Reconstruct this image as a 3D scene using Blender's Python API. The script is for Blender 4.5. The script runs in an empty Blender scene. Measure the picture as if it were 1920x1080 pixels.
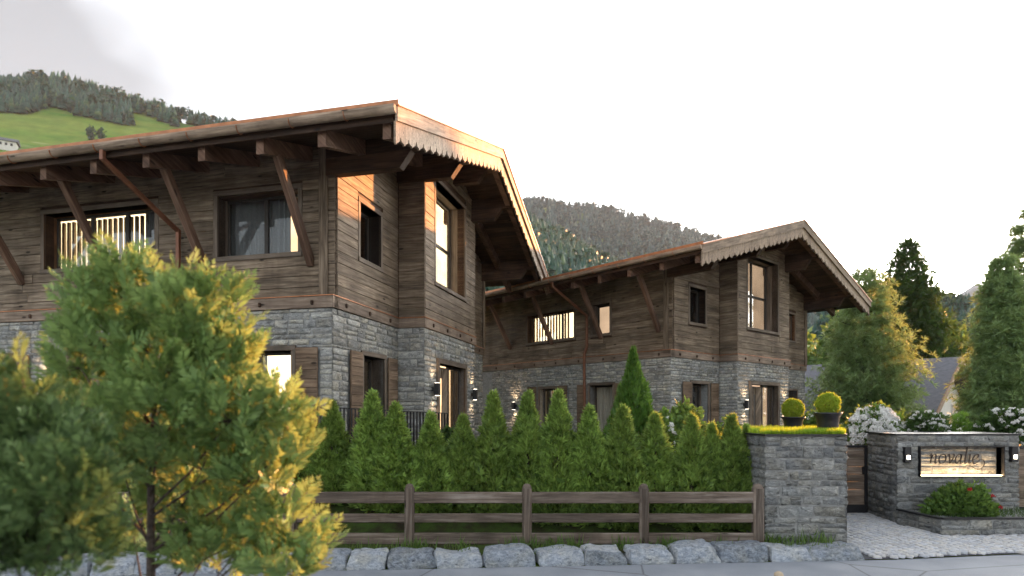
import bpy, math, random
import numpy as np
from mathutils import Vector, Matrix, noise

rnd = random.Random(7)
nrng = np.random.default_rng(7)
scene = bpy.context.scene
COL = scene.collection

# ------------------------------------------------------------------ camera
F_PX, HOR, CAM_H = 1150.0, 775.0, 2.2        # focal length and horizon in a 1920 px wide frame
cam_d = bpy.data.cameras.new("camera")
cam = bpy.data.objects.new("camera", cam_d)
COL.objects.link(cam)
cam.location = (0, 0, CAM_H)
cam.rotation_euler = (math.radians(90), 0, 0)
cam_d.sensor_width = 36
cam_d.lens = 36 * F_PX / 1920
cam_d.shift_y = (HOR - 540) / 1920
cam_d.clip_start = 0.1
cam_d.clip_end = 20000
cam_d.dof.use_dof = True
cam_d.dof.focus_distance = 13.0
cam_d.dof.aperture_fstop = 0.85
scene.camera = cam

# ------------------------------------------------------------------ sky, sun, exposure
SUN_AZ, SUN_EL = 41.5, 9.7                    # degrees to the right of the view direction, above the horizon
world = bpy.data.worlds.new("World")
scene.world = world
world.use_nodes = True
wn = world.node_tree
wn.nodes.clear()
sky = wn.nodes.new("ShaderNodeTexSky")
sky.sky_type = 'NISHITA'
sky.sun_disc = False
sky.sun_elevation = math.radians(SUN_EL)
sky.sun_rotation = math.radians(SUN_AZ)
sky.air_density = 1.0
sky.dust_density = 2.5
sky.ozone_density = 1.0
hsv = wn.nodes.new("ShaderNodeHueSaturation")
hsv.inputs['Saturation'].default_value = 0.24
bg = wn.nodes.new("ShaderNodeBackground")
bg.inputs['Strength'].default_value = 0.15
wo = wn.nodes.new("ShaderNodeOutputWorld")
wn.links.new(sky.outputs[0], hsv.inputs['Color'])
wtc = wn.nodes.new("ShaderNodeTexCoord")
wmp = wn.nodes.new("ShaderNodeMapping")
wmp.inputs['Location'].default_value = (2.74, 1.66, 1.02)
wmp.inputs['Scale'].default_value = (1.0, 1.0, 1.6)
wno = wn.nodes.new("ShaderNodeTexNoise")
wno.inputs['Scale'].default_value = 1.25
wno.inputs['Detail'].default_value = 5
wno.inputs['Roughness'].default_value = 0.45
wrp = wn.nodes.new("ShaderNodeValToRGB")
wrp.color_ramp.elements[0].position = 0.38
wrp.color_ramp.elements[0].color = (0.30, 0.305, 0.31, 1)
wrp.color_ramp.elements[1].position = 0.56
wrp.color_ramp.elements[1].color = (1, 1, 1, 1)
wmx = wn.nodes.new("ShaderNodeMix")
wmx.data_type = 'RGBA'
wmx.blend_type = 'MULTIPLY'
wmx.inputs[0].default_value = 1.0
wn.links.new(wtc.outputs['Generated'], wmp.inputs['Vector'])
wn.links.new(wmp.outputs[0], wno.inputs['Vector'])
wn.links.new(wno.outputs['Fac'], wrp.inputs[0])
wn.links.new(hsv.outputs[0], wmx.inputs[6])
wn.links.new(wrp.outputs[0], wmx.inputs[7])
wn.links.new(wmx.outputs[2], bg.inputs['Color'])
wn.links.new(bg.outputs[0], wo.inputs['Surface'])

sd = bpy.data.lights.new("sun", 'SUN')
sd.energy = 3.7
sd.angle = math.radians(0.6)
sd.color = (1.0, 0.38, 0.105)
sun = bpy.data.objects.new("sun", sd)
COL.objects.link(sun)
_az, _el = math.radians(SUN_AZ), math.radians(SUN_EL)
SUN_DIR = Vector((math.sin(_az) * math.cos(_el), math.cos(_az) * math.cos(_el), math.sin(_el)))
sun.rotation_euler = SUN_DIR.to_track_quat('Z', 'Y').to_euler()
sun.location = (20, 30, 40)

scene.view_settings.view_transform = 'Standard'
scene.view_settings.look = 'None'
scene.view_settings.exposure = 2.85
scene.view_settings.gamma = 1.0
scene.render.engine = 'CYCLES'
scene.cycles.use_denoising = True
scene.cycles.max_bounces = 6
scene.cycles.diffuse_bounces = 3
scene.cycles.transparent_max_bounces = 12
scene.cycles.caustics_reflective = False
scene.cycles.caustics_refractive = False
scene.cycles.sample_clamp_indirect = 6.0


# ------------------------------------------------------------------ materials
class NT:
    def __init__(s, name):
        s.m = bpy.data.materials.new(name)
        s.m.use_nodes = True
        s.t = s.m.node_tree
        s.t.nodes.clear()
        s.out = s.n("ShaderNodeOutputMaterial")

    def n(s, typ, **kw):
        nd = s.t.nodes.new(typ)
        for k, v in kw.items():
            setattr(nd, k, v)
        return nd

    def l(s, a, b):
        s.t.links.new(a, b)

    def set(s, sock, v):
        if isinstance(v, bpy.types.NodeSocket):
            s.l(v, sock)
        else:
            sock.default_value = v

    def math(s, op, a, b=0.0, c=None):
        nd = s.n("ShaderNodeMath", operation=op)
        s.set(nd.inputs[0], a)
        s.set(nd.inputs[1], b)
        if c is not None:
            s.set(nd.inputs[2], c)
        return nd.outputs[0]

    def vmath(s, op, a, b):
        nd = s.n("ShaderNodeVectorMath", operation=op)
        s.set(nd.inputs[0], a)
        s.set(nd.inputs[1], b)
        return nd.outputs[0]

    def noise(s, vec, scale, detail=4, rough=0.55, dist=0.0):
        nd = s.n("ShaderNodeTexNoise")
        s.l(vec, nd.inputs['Vector'])
        nd.inputs['Scale'].default_value = scale
        nd.inputs['Detail'].default_value = detail
        nd.inputs['Roughness'].default_value = rough
        nd.inputs['Distortion'].default_value = dist
        return nd.outputs['Fac']

    def voro(s, vec, scale, feature='F1', rand=1.0):
        nd = s.n("ShaderNodeTexVoronoi", feature=feature)
        s.l(vec, nd.inputs['Vector'])
        nd.inputs['Scale'].default_value = scale
        nd.inputs['Randomness'].default_value = rand
        return nd.outputs['Distance']

    def ramp(s, fac, stops):
        nd = s.n("ShaderNodeValToRGB")
        cr = nd.color_ramp
        while len(cr.elements) < len(stops):
            cr.elements.new(0.5)
        for e, (p, c) in zip(cr.elements, stops):
            e.position = p
            e.color = (c[0], c[1], c[2], 1) if not isinstance(c, (int, float)) else (c, c, c, 1)
        s.l(fac, nd.inputs[0])
        return nd.outputs[0]

    def mix(s, fac, a, b, mode='MIX'):
        nd = s.n("ShaderNodeMix", data_type='RGBA', blend_type=mode)
        s.set(nd.inputs[0], fac)
        s.set(nd.inputs[6], a if isinstance(a, bpy.types.NodeSocket) else (*a, 1))
        s.set(nd.inputs[7], b if isinstance(b, bpy.types.NodeSocket) else (*b, 1))
        return nd.outputs[2]

    def pos(s):
        return s.n("ShaderNodeNewGeometry").outputs['Position']

    def obco(s):
        return s.n("ShaderNodeTexCoord").outputs['Object']

    def uv(s):
        return s.n("ShaderNodeTexCoord").outputs['UV']

    def rand(s):
        a = s.n("ShaderNodeObjectInfo").outputs['Random']
        b = s.n("ShaderNodeNewGeometry").outputs['Random Per Island']
        return s.math('FRACT', s.math('ADD', a, b))

    def mapv(s, vec, sc):
        nd = s.n("ShaderNodeMapping")
        s.l(vec, nd.inputs['Vector'])
        nd.inputs['Scale'].default_value = sc
        return nd.outputs[0]

    def bump(s, h, strength, dist=0.02):
        nd = s.n("ShaderNodeBump")
        nd.inputs['Strength'].default_value = strength
        nd.inputs['Distance'].default_value = dist
        s.l(h, nd.inputs['Height'])
        return nd.outputs[0]

    def bsdf(s, col, rough=0.7, spec=0.3, metal=0.0, normal=None):
        b = s.n("ShaderNodeBsdfPrincipled")
        s.set(b.inputs['Base Color'], col if isinstance(col, bpy.types.NodeSocket) else (*col, 1))
        s.set(b.inputs['Roughness'], rough)
        b.inputs['Specular IOR Level'].default_value = spec
        b.inputs['Metallic'].default_value = metal
        if normal is not None:
            s.l(normal, b.inputs['Normal'])
        s.l(b.outputs[0], s.out.inputs['Surface'])
        return b


MAT = {}


def wood(name, dark, mid, light, rough=0.75, crack=0.55, knots=True, bump=0.55, vary=0.35):
    t = NT(name)
    uv = t.uv()
    r = t.rand()
    off = t.n("ShaderNodeCombineXYZ")
    t.l(t.math('MULTIPLY', r, 37.0), off.inputs[0])
    t.l(t.math('MULTIPLY', r, 11.0), off.inputs[1])
    p = t.vmath('ADD', uv, off.outputs[0])
    g1 = t.noise(t.mapv(p, (1.3, 22, 1)), 1.0, 6, 0.62, 0.6)
    g2 = t.noise(t.mapv(p, (0.9, 3.5, 1)), 1.0, 4, 0.6, 0.8)
    cr = t.noise(t.mapv(p, (2.2, 34, 1)), 1.0, 3, 0.5, 0.9)
    col = t.ramp(g1, [(0.28, dark), (0.5, mid), (0.74, light)])
    tone = t.ramp(g2, [(0.3, 0.55), (0.55, 1.0), (0.75, 1.25)])
    col = t.mix(1.0, col, tone, 'MULTIPLY')
    pv = t.math('ADD', t.math('MULTIPLY', r, vary * 2), 1.0 - vary)
    cpv = t.n("ShaderNodeCombineColor")
    for i in range(3):
        t.l(pv, cpv.inputs[i])
    col = t.mix(1.0, col, cpv.outputs[0], 'MULTIPLY')
    wz = t.noise(t.mapv(t.pos(), (1.1, 1.1, 0.35)), 1.0, 4, 0.6, 0.5)
    col = t.mix(1.0, col, t.ramp(wz, [(0.32, (0.66, 0.64, 0.62)), (0.52, (1, 1, 1)), (0.7, (1.18, 1.2, 1.22))]), 'MULTIPLY')
    cm = t.ramp(cr, [(0.30, 1.0), (0.37, 0.0)])
    cm2 = t.ramp(t.noise(t.mapv(p, (0.8, 5, 1)), 1.3, 2), [(0.45, 0.0), (0.62, 1.0)])
    cm = t.mix(1.0, cm, cm2, 'MULTIPLY')
    h = t.math('SUBTRACT', g1, t.math('MULTIPLY', cm, 0.6))
    if knots:
        kd = t.voro(t.mapv(p, (1.5, 4.2, 1)), 1.0)
        km = t.ramp(kd, [(0.07, 1.0), (0.13, 0.0)])
        col = t.mix(km, col, tuple(c * 0.35 for c in dark))
    col = t.mix(t.math('MULTIPLY', cm, crack), col, tuple(c * 0.18 for c in dark))
    t.bsdf(col, rough, 0.25, normal=t.bump(h, bump, 0.012))
    MAT[name] = t.m
    return t.m


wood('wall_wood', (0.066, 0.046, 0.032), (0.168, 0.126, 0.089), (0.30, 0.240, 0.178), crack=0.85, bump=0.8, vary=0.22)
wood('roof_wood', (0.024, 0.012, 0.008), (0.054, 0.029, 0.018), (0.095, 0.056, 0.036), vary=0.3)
wood('brace_wood', (0.06, 0.033, 0.022), (0.13, 0.074, 0.05), (0.21, 0.135, 0.095), vary=0.2)
wood('barge_wood', (0.16, 0.115, 0.08), (0.30, 0.225, 0.165), (0.43, 0.335, 0.25), vary=0.15)
wood('beam_wood', (0.10, 0.07, 0.052), (0.20, 0.15, 0.115), (0.31, 0.245, 0.19), vary=0.2)
wood('shutter_wood', (0.075, 0.048, 0.03), (0.16, 0.108, 0.072), (0.25, 0.18, 0.125), vary=0.22)
wood('fence_wood', (0.055, 0.041, 0.032), (0.135, 0.104, 0.083), (0.25, 0.215, 0.185), vary=0.3)
wood('door_wood', (0.10, 0.07, 0.05), (0.19, 0.14, 0.10), (0.27, 0.21, 0.155), crack=0.3, bump=0.3, vary=0.3)
wood('casing_wood', (0.10, 0.078, 0.06), (0.15, 0.118, 0.092), (0.20, 0.16, 0.128), crack=0.1, knots=False, bump=0.25, vary=0.1)
wood('lamplit_wood', (0.12, 0.06, 0.03), (0.22, 0.115, 0.06), (0.32, 0.18, 0.10), crack=0.2, bump=0.2, vary=0.2)  # reveals of lit openings: orange room light painted into the wood colour
wood('pale_wood', (0.24, 0.19, 0.13), (0.38, 0.31, 0.22), (0.5, 0.42, 0.31), crack=0.2, knots=False, bump=0.2)


def stone(name, stops, sc=1.0, veins=0.5, bump=1.0, tint=(1, 1, 1)):
    t = NT(name)
    r = t.rand()
    off = t.n("ShaderNodeCombineXYZ")
    for i, k in enumerate((53.0, 31.0, 17.0)):
        t.l(t.math('MULTIPLY', r, k), off.inputs[i])
    p = t.vmath('ADD', t.pos(), off.outputs[0])
    pm = t.mapv(p, (1, 1, 1.7))
    n1 = t.noise(pm, 7 * sc, 9, 0.68, 0.4)
    n2 = t.noise(pm, 26 * sc, 6, 0.7)
    n3 = t.noise(p, 2.2 * sc, 3, 0.5)
    v = t.math('ADD', t.math('MULTIPLY', n1, 0.65), t.math('MULTIPLY', n2, 0.35))
    v = t.math('ADD', v, t.math('MULTIPLY', t.math('SUBTRACT', r, 0.5), 0.16))
    col = t.ramp(v, stops)
    warm = t.ramp(n3, [(0.4, (1, 1, 1)), (0.68, (1.12, 1.04, 0.90))])
    col = t.mix(1.0, col, warm, 'MULTIPLY')
    ve = t.voro(t.vmath('ADD', t.mapv(p, (1, 1, 2.1)), t.n("ShaderNodeTexNoise").outputs['Color']), 4.5 * sc, 'DISTANCE_TO_EDGE')
    vm = t.ramp(ve, [(0.0, 1.0), (0.035, 0.0)])
    vb = t.ramp(t.noise(p, 3.3 * sc, 2), [(0.48, 0.0), (0.6, 1.0)])
    vm = t.math('MULTIPLY', t.mix(1.0, vm, vb, 'MULTIPLY'), veins)
    dk = t.ramp(t.noise(t.mapv(p, (1, 1, 3.2)), 8 * sc, 5, 0.65, 1.2), [(0.33, 1.0), (0.40, 0.0)])
    col = t.mix(t.math('MULTIPLY', dk, 0.75), col, tuple(0.3 * c for c in stops[0][1]))
    col = t.mix(vm, col, tuple(min(1, 1.25 * c) for c in stops[-1][1]))
    col = t.mix(1.0, col, tint, 'MULTIPLY')
    h = t.math('SUBTRACT', t.math('ADD', n1, t.math('MULTIPLY', n2, 0.5)), t.math('MULTIPLY', dk, 0.5))
    t.bsdf(col, 0.85, 0.2, normal=t.bump(h, bump, 0.05))
    MAT[name] = t.m
    return t.m


stone('house_stone', [(0.30, (0.105, 0.112, 0.12)), (0.45, (0.235, 0.24, 0.24)), (0.58, (0.39, 0.393, 0.38)), (0.72, (0.64, 0.64, 0.605))], veins=0.8)
stone('pier_stone', [(0.30, (0.068, 0.073, 0.078)), (0.45, (0.155, 0.163, 0.168)), (0.58, (0.265, 0.275, 0.275)), (0.73, (0.50, 0.51, 0.50))], veins=0.8)
stone('granite', [(0.34, (0.105, 0.125, 0.155)), (0.48, (0.245, 0.28, 0.33)), (0.60, (0.39, 0.43, 0.49)), (0.72, (0.57, 0.61, 0.66))], sc=2.2, veins=0.1, bump=0.8)
stone('cobble_stone', [(0.3, (0.28, 0.30, 0.33)), (0.5, (0.44, 0.46, 0.50)), (0.7, (0.56, 0.58, 0.61))], sc=3, veins=0.05, bump=0.4)


def plain(name, col, rough=0.6, spec=0.3, metal=0.0, nscale=0, namt=0.25, bump=0.0):
    t = NT(name)
    c = col
    nrm = None
    if nscale:
        n = t.noise(t.pos(), nscale, 5, 0.6)
        c = t.mix(1.0, col, t.ramp(n, [(0.3, 1 - namt), (0.7, 1 + namt)]), 'MULTIPLY')
        if bump:
            nrm = t.bump(n, bump, 0.01)
    t.bsdf(c, rough, spec, metal, nrm)
    MAT[name] = t.m
    return t.m


plain('joint', (0.075, 0.078, 0.085), 0.95, 0.1, nscale=20, namt=0.4, bump=0.5)
plain('mortar', (0.24, 0.243, 0.24), 0.95, 0.1, nscale=9, namt=0.3, bump=0.5)
plain('copper', (0.33, 0.135, 0.06), 0.42, 0.5, 0.55, nscale=5, namt=0.3)
plain('copper_dark', (0.17, 0.07, 0.038), 0.45, 0.4, 0.3, nscale=5, namt=0.3)
plain('black_metal', (0.012, 0.012, 0.014), 0.45, 0.4, 0.0, nscale=12, namt=0.2)
plain('dark_frame', (0.035, 0.030, 0.026), 0.5, 0.3, nscale=8, namt=0.15)
plain('dark_room', (0.03, 0.025, 0.02), 0.9, 0.1, nscale=3)
plain('curtain', (0.20, 0.20, 0.205), 0.9, 0.1, nscale=30, namt=0.1)
plain('curtain_pale', (0.55, 0.48, 0.40), 0.9, 0.1, nscale=30, namt=0.1)
plain('pot_black', (0.010, 0.010, 0.015), 0.38, 0.5, nscale=20, namt=0.2)
plain('soil', (0.05, 0.037, 0.027), 0.95, 0.1, nscale=14, namt=0.5, bump=1.0)
plain('bark', (0.075, 0.06, 0.05), 0.9, 0.15, nscale=25, namt=0.5, bump=1.0)
plain('steel', (0.55, 0.55, 0.55), 0.3, 0.5, 0.9, nscale=20, namt=0.1)
plain('white_wall', (0.62, 0.60, 0.57), 0.9, 0.1, nscale=2, namt=0.08)
plain('grey_slate', (0.115, 0.118, 0.135), 0.8, 0.2, nscale=6, namt=0.2)
plain('verge_wood', (0.24, 0.16, 0.11), 0.8, 0.2, nscale=8, namt=0.25)
plain('white_petal', (0.80, 0.80, 0.78), 0.7, 0.2, nscale=30, namt=0.06)
plain('red_petal', (0.45, 0.03, 0.03), 0.6, 0.2, nscale=30, namt=0.2)
plain('letter_metal', (0.02, 0.016, 0.014), 0.5, 0.4, nscale=30, namt=0.2)
plain('rock_hazed', (0.34, 0.35, 0.37), 0.95, 0.1, nscale=0.06, namt=0.5)  # rock colour kept pale to stand in for distance haze


def emis(name, col, strength):
    t = NT(name)
    e = t.n("ShaderNodeEmission")
    e.inputs['Color'].default_value = (*col, 1)
    e.inputs['Strength'].default_value = strength
    t.l(e.outputs[0], t.out.inputs['Surface'])
    MAT[name] = t.m


def room_emis(name, col, strength):
    """lit room wall: uneven warm lamp light"""
    t = NT(name)
    n = t.noise(t.mapv(t.pos(), (0.5, 0.5, 0.9)), 1.2, 2)
    e = t.n("ShaderNodeEmission")
    t.l(t.mix(1.0, col, t.ramp(n, [(0.3, 0.6), (0.65, 1.15)]), 'MULTIPLY'), e.inputs['Color'])
    e.inputs['Strength'].default_value = strength
    t.l(e.outputs[0], t.out.inputs['Surface'])
    MAT[name] = t.m


room_emis('room_bright', (1.0, 0.72, 0.42), 0.72)
room_emis('room_warm', (1.0, 0.62, 0.32), 0.36)
room_emis('room_dim', (1.0, 0.66, 0.42), 0.13)
emis('lamp_lens', (1.0, 0.86, 0.66), 2.0)
emis('sign_strip', (1.0, 0.66, 0.34), 5.0)

t = NT('glass')
tr = t.n("ShaderNodeBsdfTransparent")
tr.inputs[0].default_value = (0.90, 0.92, 0.92, 1)
gl = t.n("ShaderNodeBsdfGlossy")
gl.inputs['Roughness'].default_value = 0.02
lw = t.n("ShaderNodeLayerWeight")
lw.inputs[0].default_value = 0.25
fr_ = t.math('ADD', t.math('MULTIPLY', lw.outputs['Fresnel'], 0.45), 0.03)
ms = t.n("ShaderNodeMixShader")
t.l(fr_, ms.inputs[0]); t.l(tr.outputs[0], ms.inputs[1]); t.l(gl.outputs[0], ms.inputs[2])
t.l(ms.outputs[0], t.out.inputs['Surface'])
MAT['glass'] = t.m


def foliage(name, dark, light, trans=0.4, tcol=None, rough=0.5, tip=None):
    t = NT(name)
    r = t.rand()
    n = t.noise(t.pos(), 2.3, 3)
    f = t.math('ADD', t.math('MULTIPLY', r, 0.6), t.math('MULTIPLY', n, 0.5))
    col = t.ramp(f, [(0.2, dark), (0.85, light)])
    if tip:
        col = t.mix(t.ramp(r, [(0.9, 0.0), (0.93, 1.0)]), col, tip)
    ov = t.math('ADD', t.math('MULTIPLY', t.n('ShaderNodeObjectInfo').outputs['Random'], 0.36), 0.82)
    ovc = t.n('ShaderNodeCombineColor')
    for i in range(3):
        t.l(ov, ovc.inputs[i])
    col = t.mix(1.0, col, ovc.outputs[0], 'MULTIPLY')
    b = t.bsdf(col, rough, 0.25)
    tb = t.n("ShaderNodeBsdfTranslucent")
    tc = t.mix(0.6, col, tcol if tcol else tuple(c * 1.6 for c in light))
    t.l(tc, tb.inputs['Color'])
    mx = t.n("ShaderNodeMixShader")
    mx.inputs[0].default_value = trans
    t.l(b.outputs[0], mx.inputs[1]); t.l(tb.outputs[0], mx.inputs[2])
    t.l(mx.outputs[0], t.out.inputs['Surface'])
    MAT[name] = t.m


foliage('frond_green', (0.095, 0.18, 0.060), (0.28, 0.43, 0.14), 0.32, (0.34, 0.36, 0.09), rough=0.42)
foliage('frond_shaded', (0.045, 0.085, 0.030), (0.14, 0.22, 0.075), 0.14, (0.10, 0.16, 0.04))  # darker copy of the fronds, shade painted into the colour
foliage('thuja_green', (0.042, 0.095, 0.024), (0.28, 0.43, 0.095), 0.38, (0.40, 0.44, 0.08))
foliage('thuja_bright', (0.035, 0.09, 0.018), (0.12, 0.24, 0.045), 0.35, (0.3, 0.45, 0.05))
foliage('pine_green', (0.075, 0.135, 0.055), (0.25, 0.37, 0.15), 0.34, (0.36, 0.38, 0.09))
foliage('fir_dark', (0.018, 0.036, 0.012), (0.06, 0.11, 0.025), 0.25, (0.12, 0.2, 0.02))
foliage('leaf_mid', (0.04, 0.08, 0.02), (0.12, 0.21, 0.05), 0.35, (0.25, 0.35, 0.05))
foliage('leaf_dark', (0.022, 0.045, 0.014), (0.06, 0.11, 0.03), 0.3, (0.12, 0.2, 0.03))
foliage('box_leaf', (0.10, 0.18, 0.02), (0.38, 0.49, 0.05), 0.4, (0.55, 0.55, 0.05))  # leaf colour raised, yellow sunlight on the clipped balls put into it
foliage('grass_blade', (0.12, 0.22, 0.015), (0.32, 0.47, 0.04), 0.45, (0.4, 0.5, 0.04))
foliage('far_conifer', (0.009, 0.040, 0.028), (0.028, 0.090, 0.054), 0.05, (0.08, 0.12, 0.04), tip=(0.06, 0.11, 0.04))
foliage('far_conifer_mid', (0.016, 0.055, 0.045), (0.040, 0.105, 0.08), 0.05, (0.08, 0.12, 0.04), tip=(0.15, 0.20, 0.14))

# meadow of the hillside
t = NT('meadow')
p = t.pos()
n1 = t.noise(t.mapv(p, (1, 1, 3)), 0.012, 4, 0.5, 0.5)
n2 = t.noise(p, 0.15, 5, 0.6)
n3 = t.noise(t.mapv(p, (0.35, 1, 2.2)), 0.03, 3, 0.55, 0.7)
c = t.ramp(n1, [(0.36, (0.07, 0.18, 0.020)), (0.5, (0.17, 0.225, 0.04)), (0.64, (0.10, 0.20, 0.028))])
c = t.mix(1.0, c, t.ramp(n2, [(0.3, 0.8), (0.7, 1.15)]), 'MULTIPLY')
c = t.mix(t.ramp(n3, [(0.62, 0.0), (0.68, 0.75)]), c, (0.30, 0.33, 0.15))
t.bsdf(c, 0.9, 0.1)
MAT['meadow'] = t.m

t = NT('asphalt')
p = t.pos()
n1 = t.noise(p, 1.1, 4, 0.5)
n2 = t.noise(p, 90, 4, 0.7)
cr = t.voro(t.vmath('ADD', t.mapv(p, (0.5, 0.55, 1)), t.mapv(t.n("ShaderNodeTexNoise").outputs['Color'], (0.35, 0.35, 0.35))), 0.8, 'DISTANCE_TO_EDGE')
c = t.ramp(n1, [(0.3, (0.17, 0.19, 0.22)), (0.7, (0.26, 0.28, 0.31))])
c = t.mix(1.0, c, t.ramp(n2, [(0.3, 0.75), (0.7, 1.2)]), 'MULTIPLY')
c = t.mix(t.ramp(cr, [(0.0, 0.8), (0.008, 0.0)]), c, (0.05, 0.05, 0.055))
t.bsdf(c, 0.75, 0.3, normal=t.bump(n2, 0.3, 0.01))
MAT['asphalt'] = t.m

t = NT('lawn_soil')
p = t.pos()
c = t.ramp(t.noise(p, 3, 5, 0.6), [(0.35, (0.035, 0.03, 0.018)), (0.6, (0.05, 0.085, 0.018))])
t.bsdf(c, 0.95, 0.1, normal=t.bump(t.noise(p, 20, 5), 0.8, 0.03))
MAT['lawn_soil'] = t.m


# ------------------------------------------------------------------ mesh helpers
def link(o, parent=None):
    COL.objects.link(o)
    if parent is not None:
        o.parent = parent
    return o


def tag(o, label, cat=None, group=None, kind=None):
    o['label'] = label
    if cat:
        o['category'] = cat
    if group:
        o['group'] = group
    if kind:
        o['kind'] = kind
    return o


def empty(name, loc=(0, 0, 0), rz=0.0):
    o = bpy.data.objects.new(name, None)
    o.empty_display_size = 0.2
    o.location = loc
    o.rotation_euler = (0, 0, rz)
    return link(o)


class MB:
    """collects boxes, tubes and prisms; build() links them as one mesh object with UVs in metres along the grain"""

    def __init__(s):
        s.v, s.f, s.u = [], [], []

    def box(s, o, A, B, C, a, b, c, bev=0.0, grain=0):
        """box in the frame (o; A,B,C) spanning a,b,c intervals"""
        o, A, B, C = Vector(o), Vector(A), Vector(B), Vector(C)
        rng = (a, b, c)
        flip = A.cross(B).dot(C) < 0
        u0, v0 = rnd.uniform(0, 40), rnd.uniform(0, 40)

        def emit(pts, axis):
            base = len(s.v)
            us = []
            for q in pts:
                s.v.append(o + A * q[0] + B * q[1] + C * q[2])
                oth = [i for i in range(3) if i != grain]
                if axis == grain:
                    us.append((u0 + q[oth[0]] * 0.2, v0 + q[oth[1]]))
                else:
                    us.append((u0 + q[grain], v0 + q[oth[0]] + q[oth[1]]))
            idx = list(range(base, base + len(pts)))
            if flip:
                idx.reverse(); us.reverse()
            s.f.append(idx); s.u.append(us)

        L = [min(x) for x in rng]
        Hh = [max(x) for x in rng]
        m = min(bev, min(h - l for l, h in zip(L, Hh)) * 0.3)

        def pt(sg, inset_axes):
            return tuple((L[i] + (m if i in inset_axes else 0)) if sg[i] < 0 else (Hh[i] - (m if i in inset_axes else 0)) for i in range(3))
        for ax in range(3):
            i, j = [(1, 2), (2, 0), (0, 1)][ax]
            for sg in (-1, 1):
                q = []
                for si, sj in ((-1, -1), (1, -1), (1, 1), (-1, 1)):
                    g = [0, 0, 0]
                    g[ax], g[i], g[j] = sg, si, sj
                    q.append(pt(g, (i, j) if m > 0 else ()))
                if sg < 0:
                    q.reverse()
                emit(q, ax)
        if m > 0:
            for ax in range(3):
                i, j = [(1, 2), (2, 0), (0, 1)][ax]
                for si in (-1, 1):
                    for sj in (-1, 1):
                        def g(k):
                            h = [0, 0, 0]; h[ax], h[i], h[j] = k, si, sj; return h
                        q = [pt(g(-1), (ax, j)), pt(g(1), (ax, j)), pt(g(1), (ax, i)), pt(g(-1), (ax, i))]
                        if si * sj < 0:
                            q.reverse()
                        emit(q, i)
        return s

    def wbox(s, x, y, z, bev=0.0, grain=0):
        return s.box((0, 0, 0), (1, 0, 0), (0, 1, 0), (0, 0, 1), x, y, z, bev, grain)

    def beam(s, p0, p1, w, h, up=(0, 0, 1), bev=0.01):
        p0, p1 = Vector(p0), Vector(p1)
        d = p1 - p0
        ln = d.length
        A = d / ln
        B = Vector(up).cross(A)
        if B.length < 1e-4:
            B = Vector((1, 0, 0)).cross(A)
        B.normalize()
        C = A.cross(B)
        return s.box(p0, A, B, C, (0, ln), (-w / 2, w / 2), (-h / 2, h / 2), bev, 0)

    def poly(s, pts, uvs=None):
        base = len(s.v)
        s.v += [Vector(p) for p in pts]
        s.f.append(list(range(base, base + len(pts))))
        s.u.append(uvs if uvs else [(p[0], p[1]) for p in pts])
        return s

    def extrude(s, pts, d, uvf=None):
        """closed outline pts (3D, planar) pushed by vector d"""
        d = Vector(d)
        a = [Vector(p) for p in pts]
        b = [p + d for p in a]
        uvf = uvf or (lambda p: (p.x + p.y, p.z))
        s.poly(a, [uvf(p) for p in a])
        s.poly(b[::-1], [uvf(p) for p in b[::-1]])
        n = len(a)
        for i in range(n):
            q = [a[i], b[i], b[(i + 1) % n], a[(i + 1) % n]]
            s.poly(q[::-1], [uvf(p) for p in q[::-1]])
        return s

    def tube(s, pts, radii, seg=8):
        pts = [Vector(p) for p in pts]
        rings = []
        for i, p in enumerate(pts):
            d = (pts[min(i + 1, len(pts) - 1)] - pts[max(i - 1, 0)]).normalized()
            x = d.cross(Vector((0.13, 0.97, 0.2))).normalized()
            y = d.cross(x)
            base = len(s.v)
            for k in range(seg):
                an = 2 * math.pi * k / seg
                s.v.append(p + (x * math.cos(an) + y * math.sin(an)) * radii[i])
            rings.append(base)
        for i in range(len(pts) - 1):
            for k in range(seg):
                a, b = rings[i] + k, rings[i] + (k + 1) % seg
                c, d = rings[i + 1] + (k + 1) % seg, rings[i + 1] + k
                s.f.append([a, b, c, d]); s.u.append([(i, k), (i, k + 1), (i + 1, k + 1), (i + 1, k)])
        for r, rev in ((rings[0], True), (rings[-1], False)):
            idx = list(range(r, r + seg))
            s.f.append(idx[::-1] if rev else idx); s.u.append([(0, 0)] * seg)
        return s

    def lathe(s, prof, c=(0, 0, 0), seg=20):
        c = Vector(c)
        n = len(prof)
        base = len(s.v)
        for r, z in prof:
            for k in range(seg):
                an = 2 * math.pi * k / seg
                s.v.append(c + Vector((r * math.cos(an), r * math.sin(an), z)))
        for i in range(n - 1):
            for k in range(seg):
                q = [base + i * seg + k, base + i * seg + (k + 1) % seg, base + (i + 1) * seg + (k + 1) % seg, base + (i + 1) * seg + k]
                s.f.append(q); s.u.append([(0, 0)] * 4)
        return s

    def mesh(s, name):
        me = bpy.data.meshes.new(name)
        me.from_pydata([tuple(v) for v in s.v], [], s.f)
        ul = me.uv_layers.new(name="UVMap")
        flat = [c for f in s.u for q in f for c in q]
        ul.data.foreach_set("uv", flat)
        return me

    def build(s, name, mat, parent=None, smooth=False):
        me = s.mesh(name)
        me.materials.append(MAT[mat])
        if smooth:
            me.polygons.foreach_set("use_smooth", [True] * len(me.polygons))
        o = bpy.data.objects.new(name, me)
        return link(o, parent)


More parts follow.
